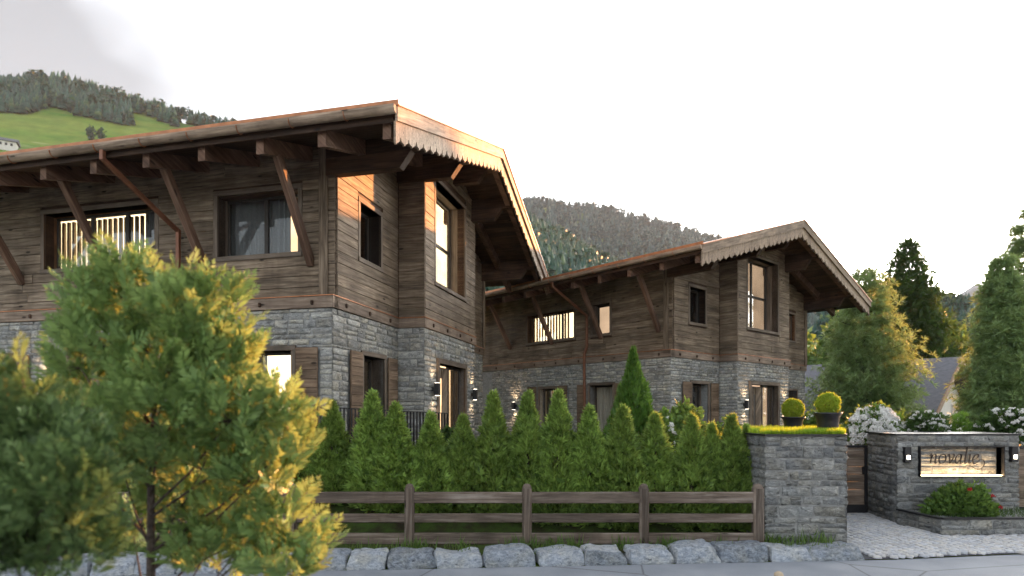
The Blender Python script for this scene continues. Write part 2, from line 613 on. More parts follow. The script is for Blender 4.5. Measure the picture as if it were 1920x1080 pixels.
def tri_mesh(name, V, T, mat, smooth=False):
    """mesh from numpy vertices (n,3) and triangles (m,3)"""
    me = bpy.data.meshes.new(name)
    V = np.asarray(V, np.float32)
    T = np.asarray(T, np.int32)
    me.vertices.add(len(V))
    me.vertices.foreach_set("co", V.ravel())
    me.loops.add(T.size)
    me.loops.foreach_set("vertex_index", T.ravel())
    me.polygons.add(len(T))
    me.polygons.foreach_set("loop_start", np.arange(0, T.size, 3, dtype=np.int32))
    me.polygons.foreach_set("loop_total", np.full(len(T), 3, np.int32))
    me.update(calc_edges=True)
    if smooth:
        me.polygons.foreach_set("use_smooth", np.ones(len(T), bool))
    me.materials.append(MAT[mat])
    return me


def scatter(tv, tt, P, R):
    """copies of a template (k,3)/(m,3) at positions P (n,3) with matrices R (n,3,3)"""
    tv = np.asarray(tv, float); tt = np.asarray(tt, int)
    V = np.einsum('nij,kj->nki', R, tv) + P[:, None, :]
    n, k = V.shape[:2]
    T = tt[None] + (np.arange(n) * k)[:, None, None]
    return V.reshape(-1, 3), T.reshape(-1, 3)


def frames(d, up, roll, scale):
    """matrices with y along d; roll about d; scale (n,) or (n,3)"""
    d = d / np.linalg.norm(d, axis=1, keepdims=True)
    x = np.cross(d, up)
    ln = np.linalg.norm(x, axis=1, keepdims=True)
    x = np.where(ln < 1e-4, np.array([[1.0, 0, 0]]), x / np.maximum(ln, 1e-6))
    z = np.cross(x, d)
    c, s_ = np.cos(roll)[:, None], np.sin(roll)[:, None]
    x2 = x * c + z * s_
    z2 = -x * s_ + z * c
    M = np.stack([x2, d, z2], axis=2)
    sc = np.asarray(scale)
    if sc.ndim == 1:
        sc = np.stack([sc] * 3, 1)
    return M * sc[:, None, :]


def join(parts):
    V, T, b = [], [], 0
    for v, t_ in parts:
        V.append(v); T.append(t_ + b); b += len(v)
    return np.concatenate(V), np.concatenate(T)


def to_px(p):
    return 960 + F_PX * p[0] / p[1], HOR - F_PX * (p[2] - CAM_H) / p[1]


def at(px, Y, py=None):
    x = (px - 960) / F_PX * Y
    return x if py is None else (x, Y, CAM_H + (HOR - py) * Y / F_PX)


# ------------------------------------------------------------------ rough stone pieces
def rock_proto(seed, nx=4, nz=3):
    """unit stone: x,z in -.5...5, y 0 (wall) to 1 (face); irregular outline and split face"""
    r = random.Random(seed)
    V, Fc = [], []
    for j in range(nz):
        for i in range(nx):
            x = i / (nx - 1) - 0.5
            z = j / (nz - 1) - 0.5
            edge = i in (0, nx - 1) or j in (0, nz - 1)
            jx = r.uniform(-0.075, 0.075); jz = r.uniform(-0.13, 0.13)
            if i in (0, nx - 1): jx = -abs(jx) if x > 0 else abs(jx)
            if j in (0, nz - 1): jz = -abs(jz) if z > 0 else abs(jz)
            y = r.uniform(0.35, 0.6) if edge else r.uniform(0.75, 1.15)
            V.append((x + jx, y, z + jz))
    n0 = len(V)
    rim = [i for i in range(nx)] + [j * nx + nx - 1 for j in range(1, nz)] + [(nz - 1) * nx + i for i in range(nx - 2, -1, -1)] + [j * nx for j in range(nz - 2, 0, -1)]
    for k in rim:
        x, y, z = V[k]
        V.append((x, -0.2, z))
    for j in range(nz - 1):
        for i in range(nx - 1):
            a = j * nx + i
            q = [a, a + 1, a + nx + 1, a + nx]
            if r.random() < 0.5:
                Fc += [(q[0], q[2], q[1]), (q[0], q[3], q[2])]
            else:
                Fc += [(q[0], q[3], q[1]), (q[1], q[3], q[2])]
    m = len(rim)
    for k in range(m):
        a, b = rim[k], rim[(k + 1) % m]
        c, d = n0 + (k + 1) % m, n0 + k
        Fc += [(a, b, c), (a, c, d)]
    return np.array(V), np.array(Fc)


ROCKS = [rock_proto(100 + i) for i in range(16)]
ROCK_MESH = {}


def rock_mesh(i, mat):
    k = (i, mat)
    if k not in ROCK_MESH:
        ROCK_MESH[k] = tri_mesh('stone', ROCKS[i][0], ROCKS[i][1], mat)
    return ROCK_MESH[k]


class Fr:
    """wall frame: o + A*a + N*d + z"""

    def __init__(s, o, A, N):
        s.o, s.A, s.N = Vector((*o, 0)), Vector((*A, 0)), Vector((*N, 0))

    def p(s, a, d, z):
        return s.o + s.A * a + s.N * d + Vector((0, 0, z))

    def box(s, mb, a, d, z, bev=0.0, grain=0):
        mb.box(s.o, s.A, s.N, (0, 0, 1), a, d, z, bev, grain)
        return mb


def free_spans(a0, a1, z0, z1, holes):
    sp = [(a0, a1)]
    for h0, h1, hz0, hz1 in holes:
        if hz1 <= z0 + 0.02 or hz0 >= z1 - 0.02:
            continue
        nx = []
        for s0, s1 in sp:
            if h1 <= s0 or h0 >= s1:
                nx.append((s0, s1)); continue
            if h0 - s0 > 0.04: nx.append((s0, h0))
            if s1 - h1 > 0.04: nx.append((h1, s1))
        sp = nx
    return sp


def stone_cells(a0, a1, z0, z1, holes, r, hmin=0.13, hmax=0.26, lmin=0.22, lmax=0.62):
    """uneven coursed rubble: list of (a0,a1,z0,z1)"""
    brk = sorted({z0, z1, *[h for q in holes for h in (q[2], q[3]) if z0 < h < z1]})
    cells = []
    for b0, b1 in zip(brk, brk[1:]):
        z = b0
        while z < b1 - 1e-3:
            h = r.uniform(hmin, hmax)
            if b1 - (z + h) < hmin * 0.8:
                h = b1 - z
                if h > hmax * 1.3: h = h / 2
            for s0, s1 in free_spans(a0, a1, z, z + h, holes):
                a = s0
                while a < s1 - 1e-3:
                    w = r.uniform(lmin, lmax) * (0.7 + h / hmax * 0.5)
                    if s1 - (a + w) < lmin * 0.7: w = s1 - a
                    k = r.random()
                    if h > 0.14 and k < 0.26:
                        q = h * r.uniform(0.35, 0.65)
                        cells += [(a, a + w, z, z + q), (a, a + w, z + q, z + h)]
                    elif h > 0.14 and k < 0.46 and w > 0.3:
                        q = h * r.uniform(0.35, 0.65); x = w * r.uniform(0.4, 0.6)
                        cells += [(a, a + x, z, z + h), (a + x, a + w, z, z + q), (a + x, a + w, z + q, z + h)]
                    else:
                        cells.append((a, a + w, z, z + h))
                    a += w
            z += h
    return cells


def lay_stones(parent, jobs, mat, W, limit=300, hidden=None, gap=0.010, depth=(0.022, 0.05)):
    """jobs: list of (frame, cells). W: world matrix of parent. The stones seen largest become pieces, the rest one stuff part."""
    allst = []
    r = random.Random(len(jobs) * 13 + 5)
    for fr, cells in jobs:
        A = fr.A.copy()
        if A.x * fr.N.y - A.y * fr.N.x < 0:
            A = -A
        rz = math.atan2(A.y, A.x)
        for a0, a1, z0, z1 in cells:
            c = fr.p((a0 + a1) / 2, 0, (z0 + z1) / 2)
            sc = (max(0.05, a1 - a0 - gap), r.uniform(*depth), max(0.04, z1 - z0 - gap))
            wp = W @ c
            wnrm = (W.to_3x3() @ fr.N)
            score = 0
            if wp.y > 1:
                x, y = to_px(wp)
                toward = -wnrm.dot((wp - Vector((0, 0, CAM_H))).normalized())
                if -20 < x < 1940 and -20 < y < 1100 and toward > 0.02:
                    score = sc[0] * sc[2] * toward / wp.y ** 2
                    if hidden and hidden(x, y): score *= 0.01
            allst.append((score, c, rz, sc, r.randrange(len(ROCKS)), r.random() < 0.5))
    allst.sort(key=lambda q: -q[0])
    for sco, c, rz, sc, k, fl in allst[:limit]:
        o = bpy.data.objects.new('stone', rock_mesh(k, mat))
        o.location = c
        o.rotation_euler = (0, r.uniform(-0.035, 0.035), rz)
        o.scale = sc
        link(o, parent)
    rest = allst[limit:]
    if rest:
        parts = []
        for sco, c, rz, sc, k, fl in rest:
            M = Matrix.Rotation(rz, 3, 'Z') @ Matrix.Diagonal(sc)
            parts.append((ROCKS[k][0] @ np.array(M).T + np.array(c), ROCKS[k][1]))
        V, T = join(parts)
        o = bpy.data.objects.new('stonework', tri_mesh('stonework', V, T, mat))
        o['kind'] = 'stuff'
        link(o, parent)


def backing(mb, fr, a0, a1, z0, z1, holes, d=(-0.25, 0.0)):
    """wall slab with openings left out"""
    za = sorted({z0, z1, *[min(max(h, z0), z1) for q in holes for h in q[2:4]]})
    for b0, b1 in zip(za, za[1:]):
        if b1 - b0 < 1e-4: continue
        for s0, s1 in free_spans(a0, a1, b0, b1, holes):
            fr.box(mb, (s0, s1), d, (b0, b1))



# ------------------------------------------------------------------ the chalets
SLOPE, RIDGE_Y, RIDGE_Z = 0.3115, 5.1, 8.01
WID, LEN = 10.2, 13.0
BX, BY0, BY1 = 0.69, 3.04, 7.04
GOV, EOV = 2.07, 1.545
BAND0, BAND1 = 2.97, 3.20
WF = 0.16                                      # timber facade stands back from the stone below


def zt(y):
    return RIDGE_Z - SLOPE * abs(y - RIDGE_Y)


def window(H, fr, a0, a1, z0, z1, cols=1, rows=1, recess=0.26, room=None, curtain=(), slats=None, casing=0.10,
           reveal='casing_wood', proud=0.05, room_a=None, deep=1.1, curtain_mat='curtain', name='window', side=None):
    """casing, deep reveal, sash bars, panes, curtain, slats, room behind; fr d=0 is the wall face"""
    mb = MB()
    fr.box(mb, (a0 - casing, a1 + casing), (-0.02, proud), (z1, z1 + casing), 0.008, 0)
    fr.box(mb, (a0 - casing, a1 + casing), (-0.02, proud + 0.015), (z0 - casing, z0), 0.008, 0)
    fr.box(mb, (a0 - casing, a0), (-0.02, proud - 0.004), (z0 + 0.001, z1 - 0.001), 0.008, 2)
    fr.box(mb, (a1, a1 + casing), (-0.02, proud - 0.004), (z0 + 0.001, z1 - 0.001), 0.008, 2)
    win = mb.build(name, 'casing_wood', H)
    rv = MB()
    t = 0.03
    fr.box(rv, (a0 - t, a0), (-recess - 0.1, proud - 0.01), (z0, z1), 0, 2)
    fr.box(rv, (a1, a1 + t), (-recess - 0.1, proud - 0.01), (z0, z1), 0, 2)
    fr.box(rv, (a0 - t, a1 + t), (-recess - 0.1, proud - 0.012), (z1, z1 + t), 0, 0)
    fr.box(rv, (a0 - t, a1 + t), (-recess - 0.1, proud - 0.012), (z0 - t, z0), 0, 0)
    rv.build('reveal', reveal, win)
    sb = MB()
    w = 0.06
    d = (-recess - 0.06, -recess)
    fr.box(sb, (a0, a1), d, (z1 - w, z1), 0.006)
    fr.box(sb, (a0, a1), d, (z0, z0 + w), 0.006)
    fr.box(sb, (a0, a0 + w), d, (z0 + w, z1 - w), 0.006, 2)
    fr.box(sb, (a1 - w, a1), d, (z0 + w, z1 - w), 0.006, 2)
    ca = [a0 + w + (a1 - a0 - 2 * w) * i / cols for i in range(cols + 1)]
    rz = [z0 + w + (z1 - z0 - 2 * w) * i / rows for i in range(rows + 1)]
    for c in ca[1:-1]:
        fr.box(sb, (c - 0.045, c + 0.045), d, (z0 + w, z1 - w), 0.006, 2)
    for k in rz[1:-1]:
        for i in range(cols):
            fr.box(sb, (ca[i] + (0.045 if i else 0), ca[i + 1] - (0.045 if i < cols - 1 else 0)), (d[0] + 0.004, d[1] - 0.004), (k - 0.045, k + 0.045), 0.006)
    sb.build('window_frame', 'dark_frame', win)
    for i in range(cols):
        for j in range(rows):
            p = MB()
            fr.box(p, (ca[i], ca[i + 1]), (-recess - 0.036, -recess - 0.03), (rz[j], rz[j + 1]))
            p.build('pane', 'glass', win)
    for c0, c1 in curtain:
        cm = MB()
        n = max(8, int((c1 - c0) / 0.025))
        pts = []
        ph = rnd.uniform(0, 6)
        for i in range(n + 1):
            a = c0 + (c1 - c0) * i / n
            pts.append((a, -recess - 0.18 + 0.035 * math.sin(a * 44 + ph + 1.3 * math.sin(a * 9))))
        for (x0, d0), (x1, d1) in zip(pts, pts[1:]):
            cm.poly([fr.p(x0, d0, z0), fr.p(x1, d1, z0), fr.p(x1, d1, z1), fr.p(x0, d0, z1)])
        cm.build('curtain', curtain_mat, win, True)
    if slats:
        s0, s1, n = slats
        for i in range(n):
            a = s0 + (s1 - s0) * (i + 0.5) / n
            sm = MB()
            fr.box(sm, (a - 0.035, a + 0.035), (-recess - 0.34, -recess - 0.28), (z0, z1), 0.004, 2)
            sm.build('slat', 'pale_wood', win)
    ra0, ra1 = room_a if room_a else (max(0.35, a0 - 0.5), a1 + 0.5)
    rm = MB()
    fr.box(rm, (ra0, ra1), (-recess - deep - 0.03, -recess - deep), (z0 - 0.25, z1 + 0.25))
    rm.build('room_wall', room or 'dark_room', win)
    if side is not None:
        rm = MB()
        fr.box(rm, (side, side + 0.03), (-recess - deep, -recess - 0.12), (z0 - 0.2, z1 + 0.2))
        rm.build('room_wall', room, win)
    if room_a:
        rm = MB()
        fr.box(rm, (max(0.35, a0 - 0.5), a1 + 0.5), (-recess - deep - 0.08, -recess - deep - 0.05), (z0 - 0.25, z1 + 0.25))
        rm.build('room_wall', 'dark_room', win)
    return win


def shutter(H, fr, a0, a1, z0, z1):
    n = 11
    sh = MB()
    fr.box(sh, (a0 + 0.01, a1 - 0.01), (0.045, 0.062), (z0 + 0.01, z1 - 0.01), 0.003, 0)
    s = sh.build('shutter', 'shutter_wood', H)
    z = z0
    while z < z1 - 0.05:
        h = min(rnd.uniform(0.17, 0.24), z1 - z)
        if z1 - z - h < 0.09: h = z1 - z
        b = MB()
        fr.box(b, (a0, a1), (0.062, 0.085 + rnd.uniform(0, 0.006)), (z + 0.003, z + h - 0.003), 0.006, 0)
        b.build('board', 'shutter_wood', s)
        z += h
    return s


def boards(H, fr, a0, a1, z0, z1, holes, clip=None, h=0.215, mat='wall_wood', name='wall_board'):
    z = z0
    while z < z1 - 0.03:
        hh = min(h * rnd.uniform(0.9, 1.12), z1 - z)
        if z1 - z - hh < 0.08: hh = z1 - z
        c0, c1 = a0, a1
        if clip:
            c0, c1 = clip(z + hh * 0.5)
            c0, c1 = max(a0, c0), min(a1, c1)
            if c1 - c0 < 0.1:
                break
        # break at openings that begin inside this course
        for s0, s1 in free_spans(c0, c1, z, z + hh, holes):
            a = s0
            while a < s1 - 1e-3:
                w = rnd.uniform(2.2, 4.6)
                if s1 - a - w < 0.8: w = s1 - a
                b = MB()
                fr.box(b, (a + 0.0015, a + w - 0.0015), (0.0, 0.034 + rnd.uniform(0, 0.009)), (z + 0.003, z + hh - 0.003), 0.008, 0)
                b.build(name, mat, H)
                a += w
        z += hh


def scallop_board(x0, x1, y0, y1, top, tooth, H, name):
    """carved barge board following the roof slope from y0 to y1; lower edge cut in waves"""
    mb = MB()
    n = int(abs(y1 - y0) / 0.022)
    per = 0.33
    row = []
    for i in range(n + 1):
        y = y0 + (y1 - y0) * i / n
        ph = ((y - y0) / per) % 1.0
        cut = 0.075 * abs(math.sin(math.pi * ph)) ** 0.6 + (0.03 if 0.44 < ph < 0.56 else 0)
        if ph < 0.07 or ph > 0.93: cut -= 0.045
        row.append((y, zt(y) - top, zt(y) - tooth - cut + 0.02))
    for (ya, ta, ba), (yb, tb, bb) in zip(row, row[1:]):
        for x, rev in ((x1, False), (x0, True)):
            q = [(x, ya, ba), (x, yb, bb), (x, yb, tb), (x, ya, ta)]
            u = [(p[1] * 1.05, p[2] - zt(p[1])) for p in q]
            if rev: q.reverse(); u.reverse()
            mb.poly(q, u)
        q = [(x0, ya, ba), (x0, yb, bb), (x1, yb, bb), (x1, ya, ba)]
        mb.poly(q, [(p[1], p[0]) for p in q])
        q = [(x1, ya, ta), (x1, yb, tb), (x0, yb, tb), (x0, ya, ta)]
        mb.poly(q, [(p[1], p[0]) for p in q])
    for y, t_, b_ in (row[0], row[-1]):
        q = [(x0, y, b_), (x1, y, b_), (x1, y, t_), (x0, y, t_)]
        mb.poly(q, [(p[0], p[2]) for p in q])
    return mb.build(name, 'barge_wood', H)


def front_door(H, fr, a0, a1, z0, z1, lit):
    recess = 0.15
    mb = MB()
    c = 0.13
    fr.box(mb, (a0 - c, a1 + c), (-0.02, 0.07), (z1, z1 + c), 0.008)
    fr.box(mb, (a0 - c, a0), (-0.02, 0.066), (z0, z1 - 0.001), 0.008, 2)
    fr.box(mb, (a1, a1 + c), (-0.02, 0.066), (z0, z1 - 0.001), 0.008, 2)
    door = mb.build('door', 'casing_wood', H)
    rv = MB()
    t = 0.03
    fr.box(rv, (a0 - t, a0), (-recess - 0.1, 0.05), (z0, z1), 0, 2)
    fr.box(rv, (a1, a1 + t), (-recess - 0.1, 0.05), (z0, z1), 0, 2)
    fr.box(rv, (a0 - t, a1 + t), (-recess - 0.1, 0.048), (z1, z1 + t), 0, 0)
    rv.build('reveal', 'lamplit_wood' if lit else 'casing_wood', door)
    d0, d1 = a0 + 0.06, a0 + 1.18
    bk = MB()
    fr.box(bk, (d0, d1), (-recess - 0.06, -recess - 0.02), (z0, z1 - 0.05), 0.004, 2)
    bk.build('leaf', 'door_wood', door)
    # chevron planks either side of a slot window
    cx = (d0 + d1) / 2
    hw = (d1 - d0) / 2 - 0.05
    for sgn in (-1, 1):
        zz = z0 - 0.5
        while zz < z1:
            w = 0.155
            pts = []
            x_in, x_out = cx + sgn * 0.075, cx + sgn * hw
            up = 0.55 * abs(x_out - x_in) / 0.5
            q = [(x_in, zz), (x_out, zz + up), (x_out, zz + up + w - 0.008), (x_in, zz + w - 0.008)]
            # clip to the leaf
            def clipz(q, lim, keep_low):
                out = []
                for (xa, za), (xb, zb) in zip(q, q[1:] + q[:1]):
                    ia = za <= lim if keep_low else za >= lim
                    ib = zb <= lim if keep_low else zb >= lim
                    if ia: out.append((xa, za))
                    if ia != ib:
                        k = (lim - za) / (zb - za)
                        out.append((xa + (xb - xa) * k, lim))
                return out
            q = clipz(q, z1 - 0.09, True)
            if q: q = clipz(q, z0 + 0.04, False)
            if len(q) >= 3:
                m = MB()
                pts = [fr.p(x, -recess - 0.02, z) for x, z in q]
                ca, sa = math.cos(sgn * 0.8), math.sin(sgn * 0.8)
                m.extrude(pts, fr.N * 0.022, lambda p: ((p - fr.o).dot(fr.A) * ca + p.z * sa, -(p - fr.o).dot(fr.A) * sa + p.z * ca))
                m.build('plank', 'door_wood', door)
            zz += w
    sl = MB()
    fr.box(sl, (cx - 0.07, cx + 0.07), (-recess - 0.02, -recess - 0.012), (z0 + 0.35, z1 - 0.35))
    sl.build('slot_window', 'room_warm' if lit else 'dark_frame', door)
    hd = MB()
    fr.box(hd, (d0 + 0.13, d0 + 0.16), (-recess + 0.03, -recess + 0.06), (z0 + 0.75, z0 + 1.25), 0.006, 2)
    fr.box(hd, (d0 + 0.135, d0 + 0.155), (-recess, -recess + 0.035), (z0 + 0.80, z0 + 0.83))
    fr.box(hd, (d0 + 0.135, d0 + 0.155), (-recess, -recess + 0.035), (z0 + 1.17, z0 + 1.20))
    hd.build('handle', 'steel', door)
    fm = MB()
    fr.box(fm, (d1, d1 + 0.08), (-recess - 0.07, -recess), (z0, z1), 0.005, 2)
    fr.box(fm, (a1 - 0.07, a1), (-recess - 0.07, -recess), (z0, z1), 0.005, 2)
    fr.box(fm, (d1 + 0.08, a1 - 0.07), (-recess - 0.07, -recess), (z1 - 0.07, z1), 0.005)
    fr.box(fm, (d1 + 0.55, d1 + 0.62), (-recess - 0.066, -recess - 0.004), (z0, z1 - 0.07), 0.005, 2)
    fm.build('door_frame', 'dark_frame', door)
    for p0, p1 in ((d1 + 0.08, d1 + 0.55), (d1 + 0.62, a1 - 0.07)):
        g = MB()
        fr.box(g, (p0, p1), (-recess - 0.04, -recess - 0.034), (z0, z1 - 0.07))
        g.build('pane', 'glass', door)
    rm = MB()
    fr.box(rm, (d1 - 0.3, a1 + 0.4), (-recess - 0.43, -recess - 0.4), (z0, z1 + 0.2))
    rm.build('room_wall', 'room_warm' if lit else 'room_dim', door)
    return door


def wall_lamp(loc, nrm, label, power, h=0.33, w=0.13):
    """black up-and-down light on a wall"""
    n = Vector(nrm).normalized()
    rz = math.atan2(n.y, n.x) - math.pi / 2       # local +y faces away from the wall
    L = empty('wall_lamp', loc, rz)
    tag(L, label, 'lamp', 'black up-and-down wall lamps')
    b = MB()
    b.wbox((-w / 2, w / 2), (0.02, 0.02 + w), (-h / 2 + 0.01, h / 2 - 0.01), 0.008, 2)
    b.wbox((-w * 0.32, w * 0.32), (-0.06, 0.02), (-0.05, 0.05), 0.004)
    b.build('housing', 'black_metal', L)
    for s in (-1, 1):
        c = MB()
        z = s * (h / 2 - 0.008)
        c.wbox((-w / 2 + 0.02, w / 2 - 0.02), (0.04, w), (min(z, z + s * 0.004), max(z, z + s * 0.004)))
        c.build('lens', 'lamp_lens', L)
        ld = bpy.data.lights.new('lamp_light', 'SPOT')
        ld.energy = power
        ld.color = (1.0, 0.68, 0.40)
        ld.spot_size = math.radians(115)
        ld.spot_blend = 0.9
        ld.shadow_soft_size = 0.03
        lo = bpy.data.objects.new('lamp_light', ld)
        lo.location = (0, 0.10, s * (h / 2 + 0.02))
        lo.rotation_euler = (math.pi if s > 0 else 0, 0, 0)
        link(lo, L)
    return L


def build_chalet(label, C, deg, floor, second):
    H = empty('chalet', (C[0], C[1], floor), math.radians(-deg))
    tag(H, label, 'house', 'timber and stone chalets')
    W = Matrix.Translation((C[0], C[1], floor)) @ Matrix.Rotation(math.radians(-deg), 4, 'Z')
    FAC = Fr((0, 0), (-1, 0), (0, -1))
    GAB = Fr((0, 0), (0, 1), (1, 0))
    BSD = Fr((0, BY0), (1, 0), (0, -1))
    BFR = Fr((BX, 0), (0, 1), (1, 0))
    FACW = Fr((0, WF), (-1, 0), (0, -1))
    base = -1.4
    # ---- openings: (a0,a1,z0,z1)
    if not second:
        fac_lo = [(0.88, 2.75, 0.05, 2.15), (4.55, 5.85, 0.05, 2.15), (8.15, 9.6, 0.05, 2.15)]
        fac_hi = [(4.30, 7.32, 4.15, 5.40), (0.83, 2.72, 4.15, 5.42)]
        shut_f = [(0.26, 0.75), (5.98, 6.50), (7.52, 8.02)]
    else:
        fac_lo = [(5.15, 6.05, 0.05, 2.10), (2.35, 3.42, 0.05, 2.15)]
        fac_hi = [(4.35, 6.90, 4.02, 5.10), (2.62, 3.42, 4.02, 5.10)]
        shut_f = [(4.50, 5.02), (6.18, 6.70), (1.80, 2.22), (3.55, 4.0)]
    gab_lo = [(1.25, 2.26, 0.05, 2.15)]
    gab_hi = [(1.10, 2.06, 4.22, 5.40)]
    shut_g = [(0.62, 1.12), (2.38, 2.88)]
    bay_lo = [(3.97, 6.06, 0.0, 2.18)]
    bay_hi = [(3.74, 6.07, 4.22, 6.80)]
    gab_lo2 = [(8.55, 9.35, 0.05, 2.10)] if second else []
    gab_hi2 = [(8.55, 9.15, 4.2, 5.3)] if second else []
    cs = 0.0
    grow = lambda L, c: [(a - c, b + c, z0 - c, z1 + c) for a, b, z0, z1 in L]
    sh = lambda S: [(a, b, 0.0, 2.2) for a, b in S]

    # ---- masonry of the ground floor
    mw = MB()
    backing(mw, FAC, 0.001, LEN, base, BAND0 + 0.1, fac_lo)
    backing(mw, GAB, 0.25, WID, base, BAND0 + 0.1, gab_lo + gab_lo2, d=(-0.25, 0.0))
    backing(mw, BSD, 0.0, BX, base, BAND0 + 0.1, [], d=(-0.2, 0.0))
    backing(mw, BFR, BY0 + 0.2, BY1, base, BAND0 + 0.1, bay_lo, d=(-0.25, 0.0))
    mw.wbox((0, BX - 0.25), (BY1 - 0.2, BY1), (base, BAND0 + 0.1))
    mw.wbox((-LEN, -0.25), (WID - 0.25, WID), (base, BAND0 + 0.1))
    mw.wbox((-LEN, -LEN + 0.25), (0.25, WID - 0.25), (base, BAND0 + 0.1))
    masonry = mw.build('masonry_wall', 'mortar', H)
    r = random.Random(31 if second else 30)
    kw = dict(hmin=0.075, hmax=0.15, lmin=0.18, lmax=0.5) if second else dict(hmin=0.09, hmax=0.21, lmin=0.18, lmax=0.6)
    z_lo = -0.3
    jobs = [(FAC, stone_cells(-0.02, 9.8 if not second else 9.0, z_lo, BAND0, grow(fac_lo, 0.1) + sh(shut_f), r, **kw)),
            (GAB, stone_cells(-0.0, BY0 - 0.01, z_lo, BAND0, grow(gab_lo, 0.1) + sh(shut_g), r, **kw)),
            (GAB, stone_cells(BY1 + 0.01, WID, z_lo, BAND0, grow(gab_lo2, 0.1), r, **kw)),
            (BSD, stone_cells(0.0, BX + 0.02, z_lo, BAND0, [], r, **kw)),
            (BFR, stone_cells(BY0 - 0.0, BY1, z_lo, BAND0, grow(bay_lo, 0.13), r, **kw))]
    hid = (lambda x, y: y > 800) if second else (lambda x, y: y > 790 or (x < 590 and 105 < x and y > 620))
    lay_stones(masonry, jobs, 'house_stone', W, 300, hid)

    # ---- timber walls
    tw = MB()
    ztop = zt(WF) - 0.26
    backing(tw, FACW, 0.0, LEN, BAND1 - 0.1, ztop, fac_hi, d=(-0.2, 0.0))
    backing(tw, GAB, WF + 0.2, BY0, BAND1 - 0.1, zt(WF) - 0.3, gab_hi, d=(-0.2, 0.0))
    backing(tw, GAB, BY1, WID, BAND1 - 0.1, zt(WID) - 0.3, gab_hi2, d=(-0.2, 0.0))
    # stepped infill under the slopes
    for y0, y1 in ((0.3, 1.2), (1.2, 2.1), (2.1, 3.04)):
        tw.wbox((-0.2, -0.003), (y0, y1), (zt(WF) - 0.3, zt(y0) - 0.26))
    for y0, y1 in ((7.04, 8.0), (8.0, 9.0), (9.0, 9.9)):
        tw.wbox((-0.2, -0.003), (y0, y1), (zt(WID) - 0.3, zt(y1) - 0.26))
    tw.wbox((0, BX - 0.2), (BY0, BY0 + 0.18), (BAND1 - 0.1, zt(BY0) - 0.26))
    tw.wbox((0, BX - 0.2), (BY1 - 0.18, BY1), (BAND1 - 0.1, zt(BY1) - 0.26))
    backing(tw, BFR, BY0, BY1, BAND1 - 0.1, zt(BY0) - 0.26, bay_hi, d=(-0.2, 0.0))
    for y0, y1, e in ((3.04, 4.0, 3.04), (4.0, 5.1, 4.0), (5.1, 6.1, 6.1), (6.1, 7.04, 7.04)):
        tw.wbox((BX - 0.2, BX - 0.003), (y0, y1), (zt(BY0) - 0.26, zt(e) - 0.26))
    tw.wbox((-LEN, -0.2), (WID - 0.2, WID), (BAND1 - 0.1, zt(WID) - 0.26))
    tw.wbox((-LEN, -LEN + 0.2), (WF + 0.2, WID - 0.2), (BAND1 - 0.1, zt(WID) - 0.26))
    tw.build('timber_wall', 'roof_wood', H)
    boards(H, FACW, 0.0, LEN, BAND1 + 0.02, ztop, grow(fac_hi, 0.1))
    slope_l = lambda z: (RIDGE_Y - (RIDGE_Z - 0.24 - z) / SLOPE, RIDGE_Y + (RIDGE_Z - 0.24 - z) / SLOPE)
    boards(H, GAB, WF, BY0 - 0.04, BAND1 + 0.02, zt(BY0) - 0.2, grow(gab_hi, 0.1), slope_l)
    boards(H, GAB, BY1 + 0.04, WID, BAND1 + 0.02, zt(BY1) - 0.2, grow(gab_hi2, 0.08), slope_l)
    boards(H, BSD, 0.045, BX + 0.035, BAND1 + 0.02, zt(BY0) - 0.2, [])
    boards(H, BFR, BY0 - 0.0, BY1 + 0.0, BAND1 + 0.02, RIDGE_Z - 0.3, grow(bay_hi, 0.1), slope_l)
    # corner post in front of the facade and trim
    cp = MB()
    FACW.box(cp, (0.14, 0.34), (0.045, 0.085), (BAND1 + 0.02, ztop), 0.012, 2)
    cp.build('corner_post', 'wall_wood', H)
    cp = MB()
    cp.wbox((0.045, 0.10), (WID - 0.16, WID + 0.03), (BAND1 + 0.02, zt(WID) - 0.25), 0.01, 2)
    cp.build('corner_post', 'wall_wood', H)

    # ---- carrying beam, copper flashing, pegs
    runs = [(FAC, -0.06, LEN), (GAB, -0.0, BY0 - 0.06), (BSD, 0.0, BX + 0.06), (BFR, BY0 + 0.0, BY1 + 0.06), (GAB, BY1 + 0.08, WID + 0.06)]
    for k, (fr, a0, a1) in enumerate(runs):
        b = MB()
        fr.box(b, (a0, a1), (-WF - 0.02 if k == 0 else -0.03, 0.06), (BAND0, BAND1), 0.008, 0)
        beam = b.build('carrying_beam', 'beam_wood', H)
        c = MB()
        fr.box(c, (a0 - (0.012 if k in (0,) else 0), a1 + (0.012 if k in (2, 3, 4) else 0)), (-WF - 0.02 if k == 0 else -0.02, 0.074), (BAND1 + 0.001, BAND1 + 0.022), 0.003)
        c.build('flashing', 'copper', beam)
        if k in (2,):
            continue
        a = a0 + 0.45
        while a < a1 - 0.2:
            p = MB()
            fr.box(p, (a - 0.03, a + 0.03), (0.05, 0.10), (BAND0 + 0.06, BAND0 + 0.15), 0.015, 1)
            p.build('peg', 'roof_wood', beam)
            a += 1.18 if k in (0,) else 1.02

    # ---- windows, shutters, door
    if not second:
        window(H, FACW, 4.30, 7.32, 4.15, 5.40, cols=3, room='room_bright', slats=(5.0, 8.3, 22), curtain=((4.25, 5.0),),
               reveal='lamplit_wood', room_a=(5.3, 8.9), deep=0.75, side=8.9)
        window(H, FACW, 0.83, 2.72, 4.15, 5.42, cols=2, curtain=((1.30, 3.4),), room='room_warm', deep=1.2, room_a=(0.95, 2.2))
        window(H, FAC, 0.88, 2.75, 0.05, 2.15, cols=2, room='room_bright', curtain=((1.75, 2.8),), reveal='lamplit_wood', room_a=(0.95, 4.5))
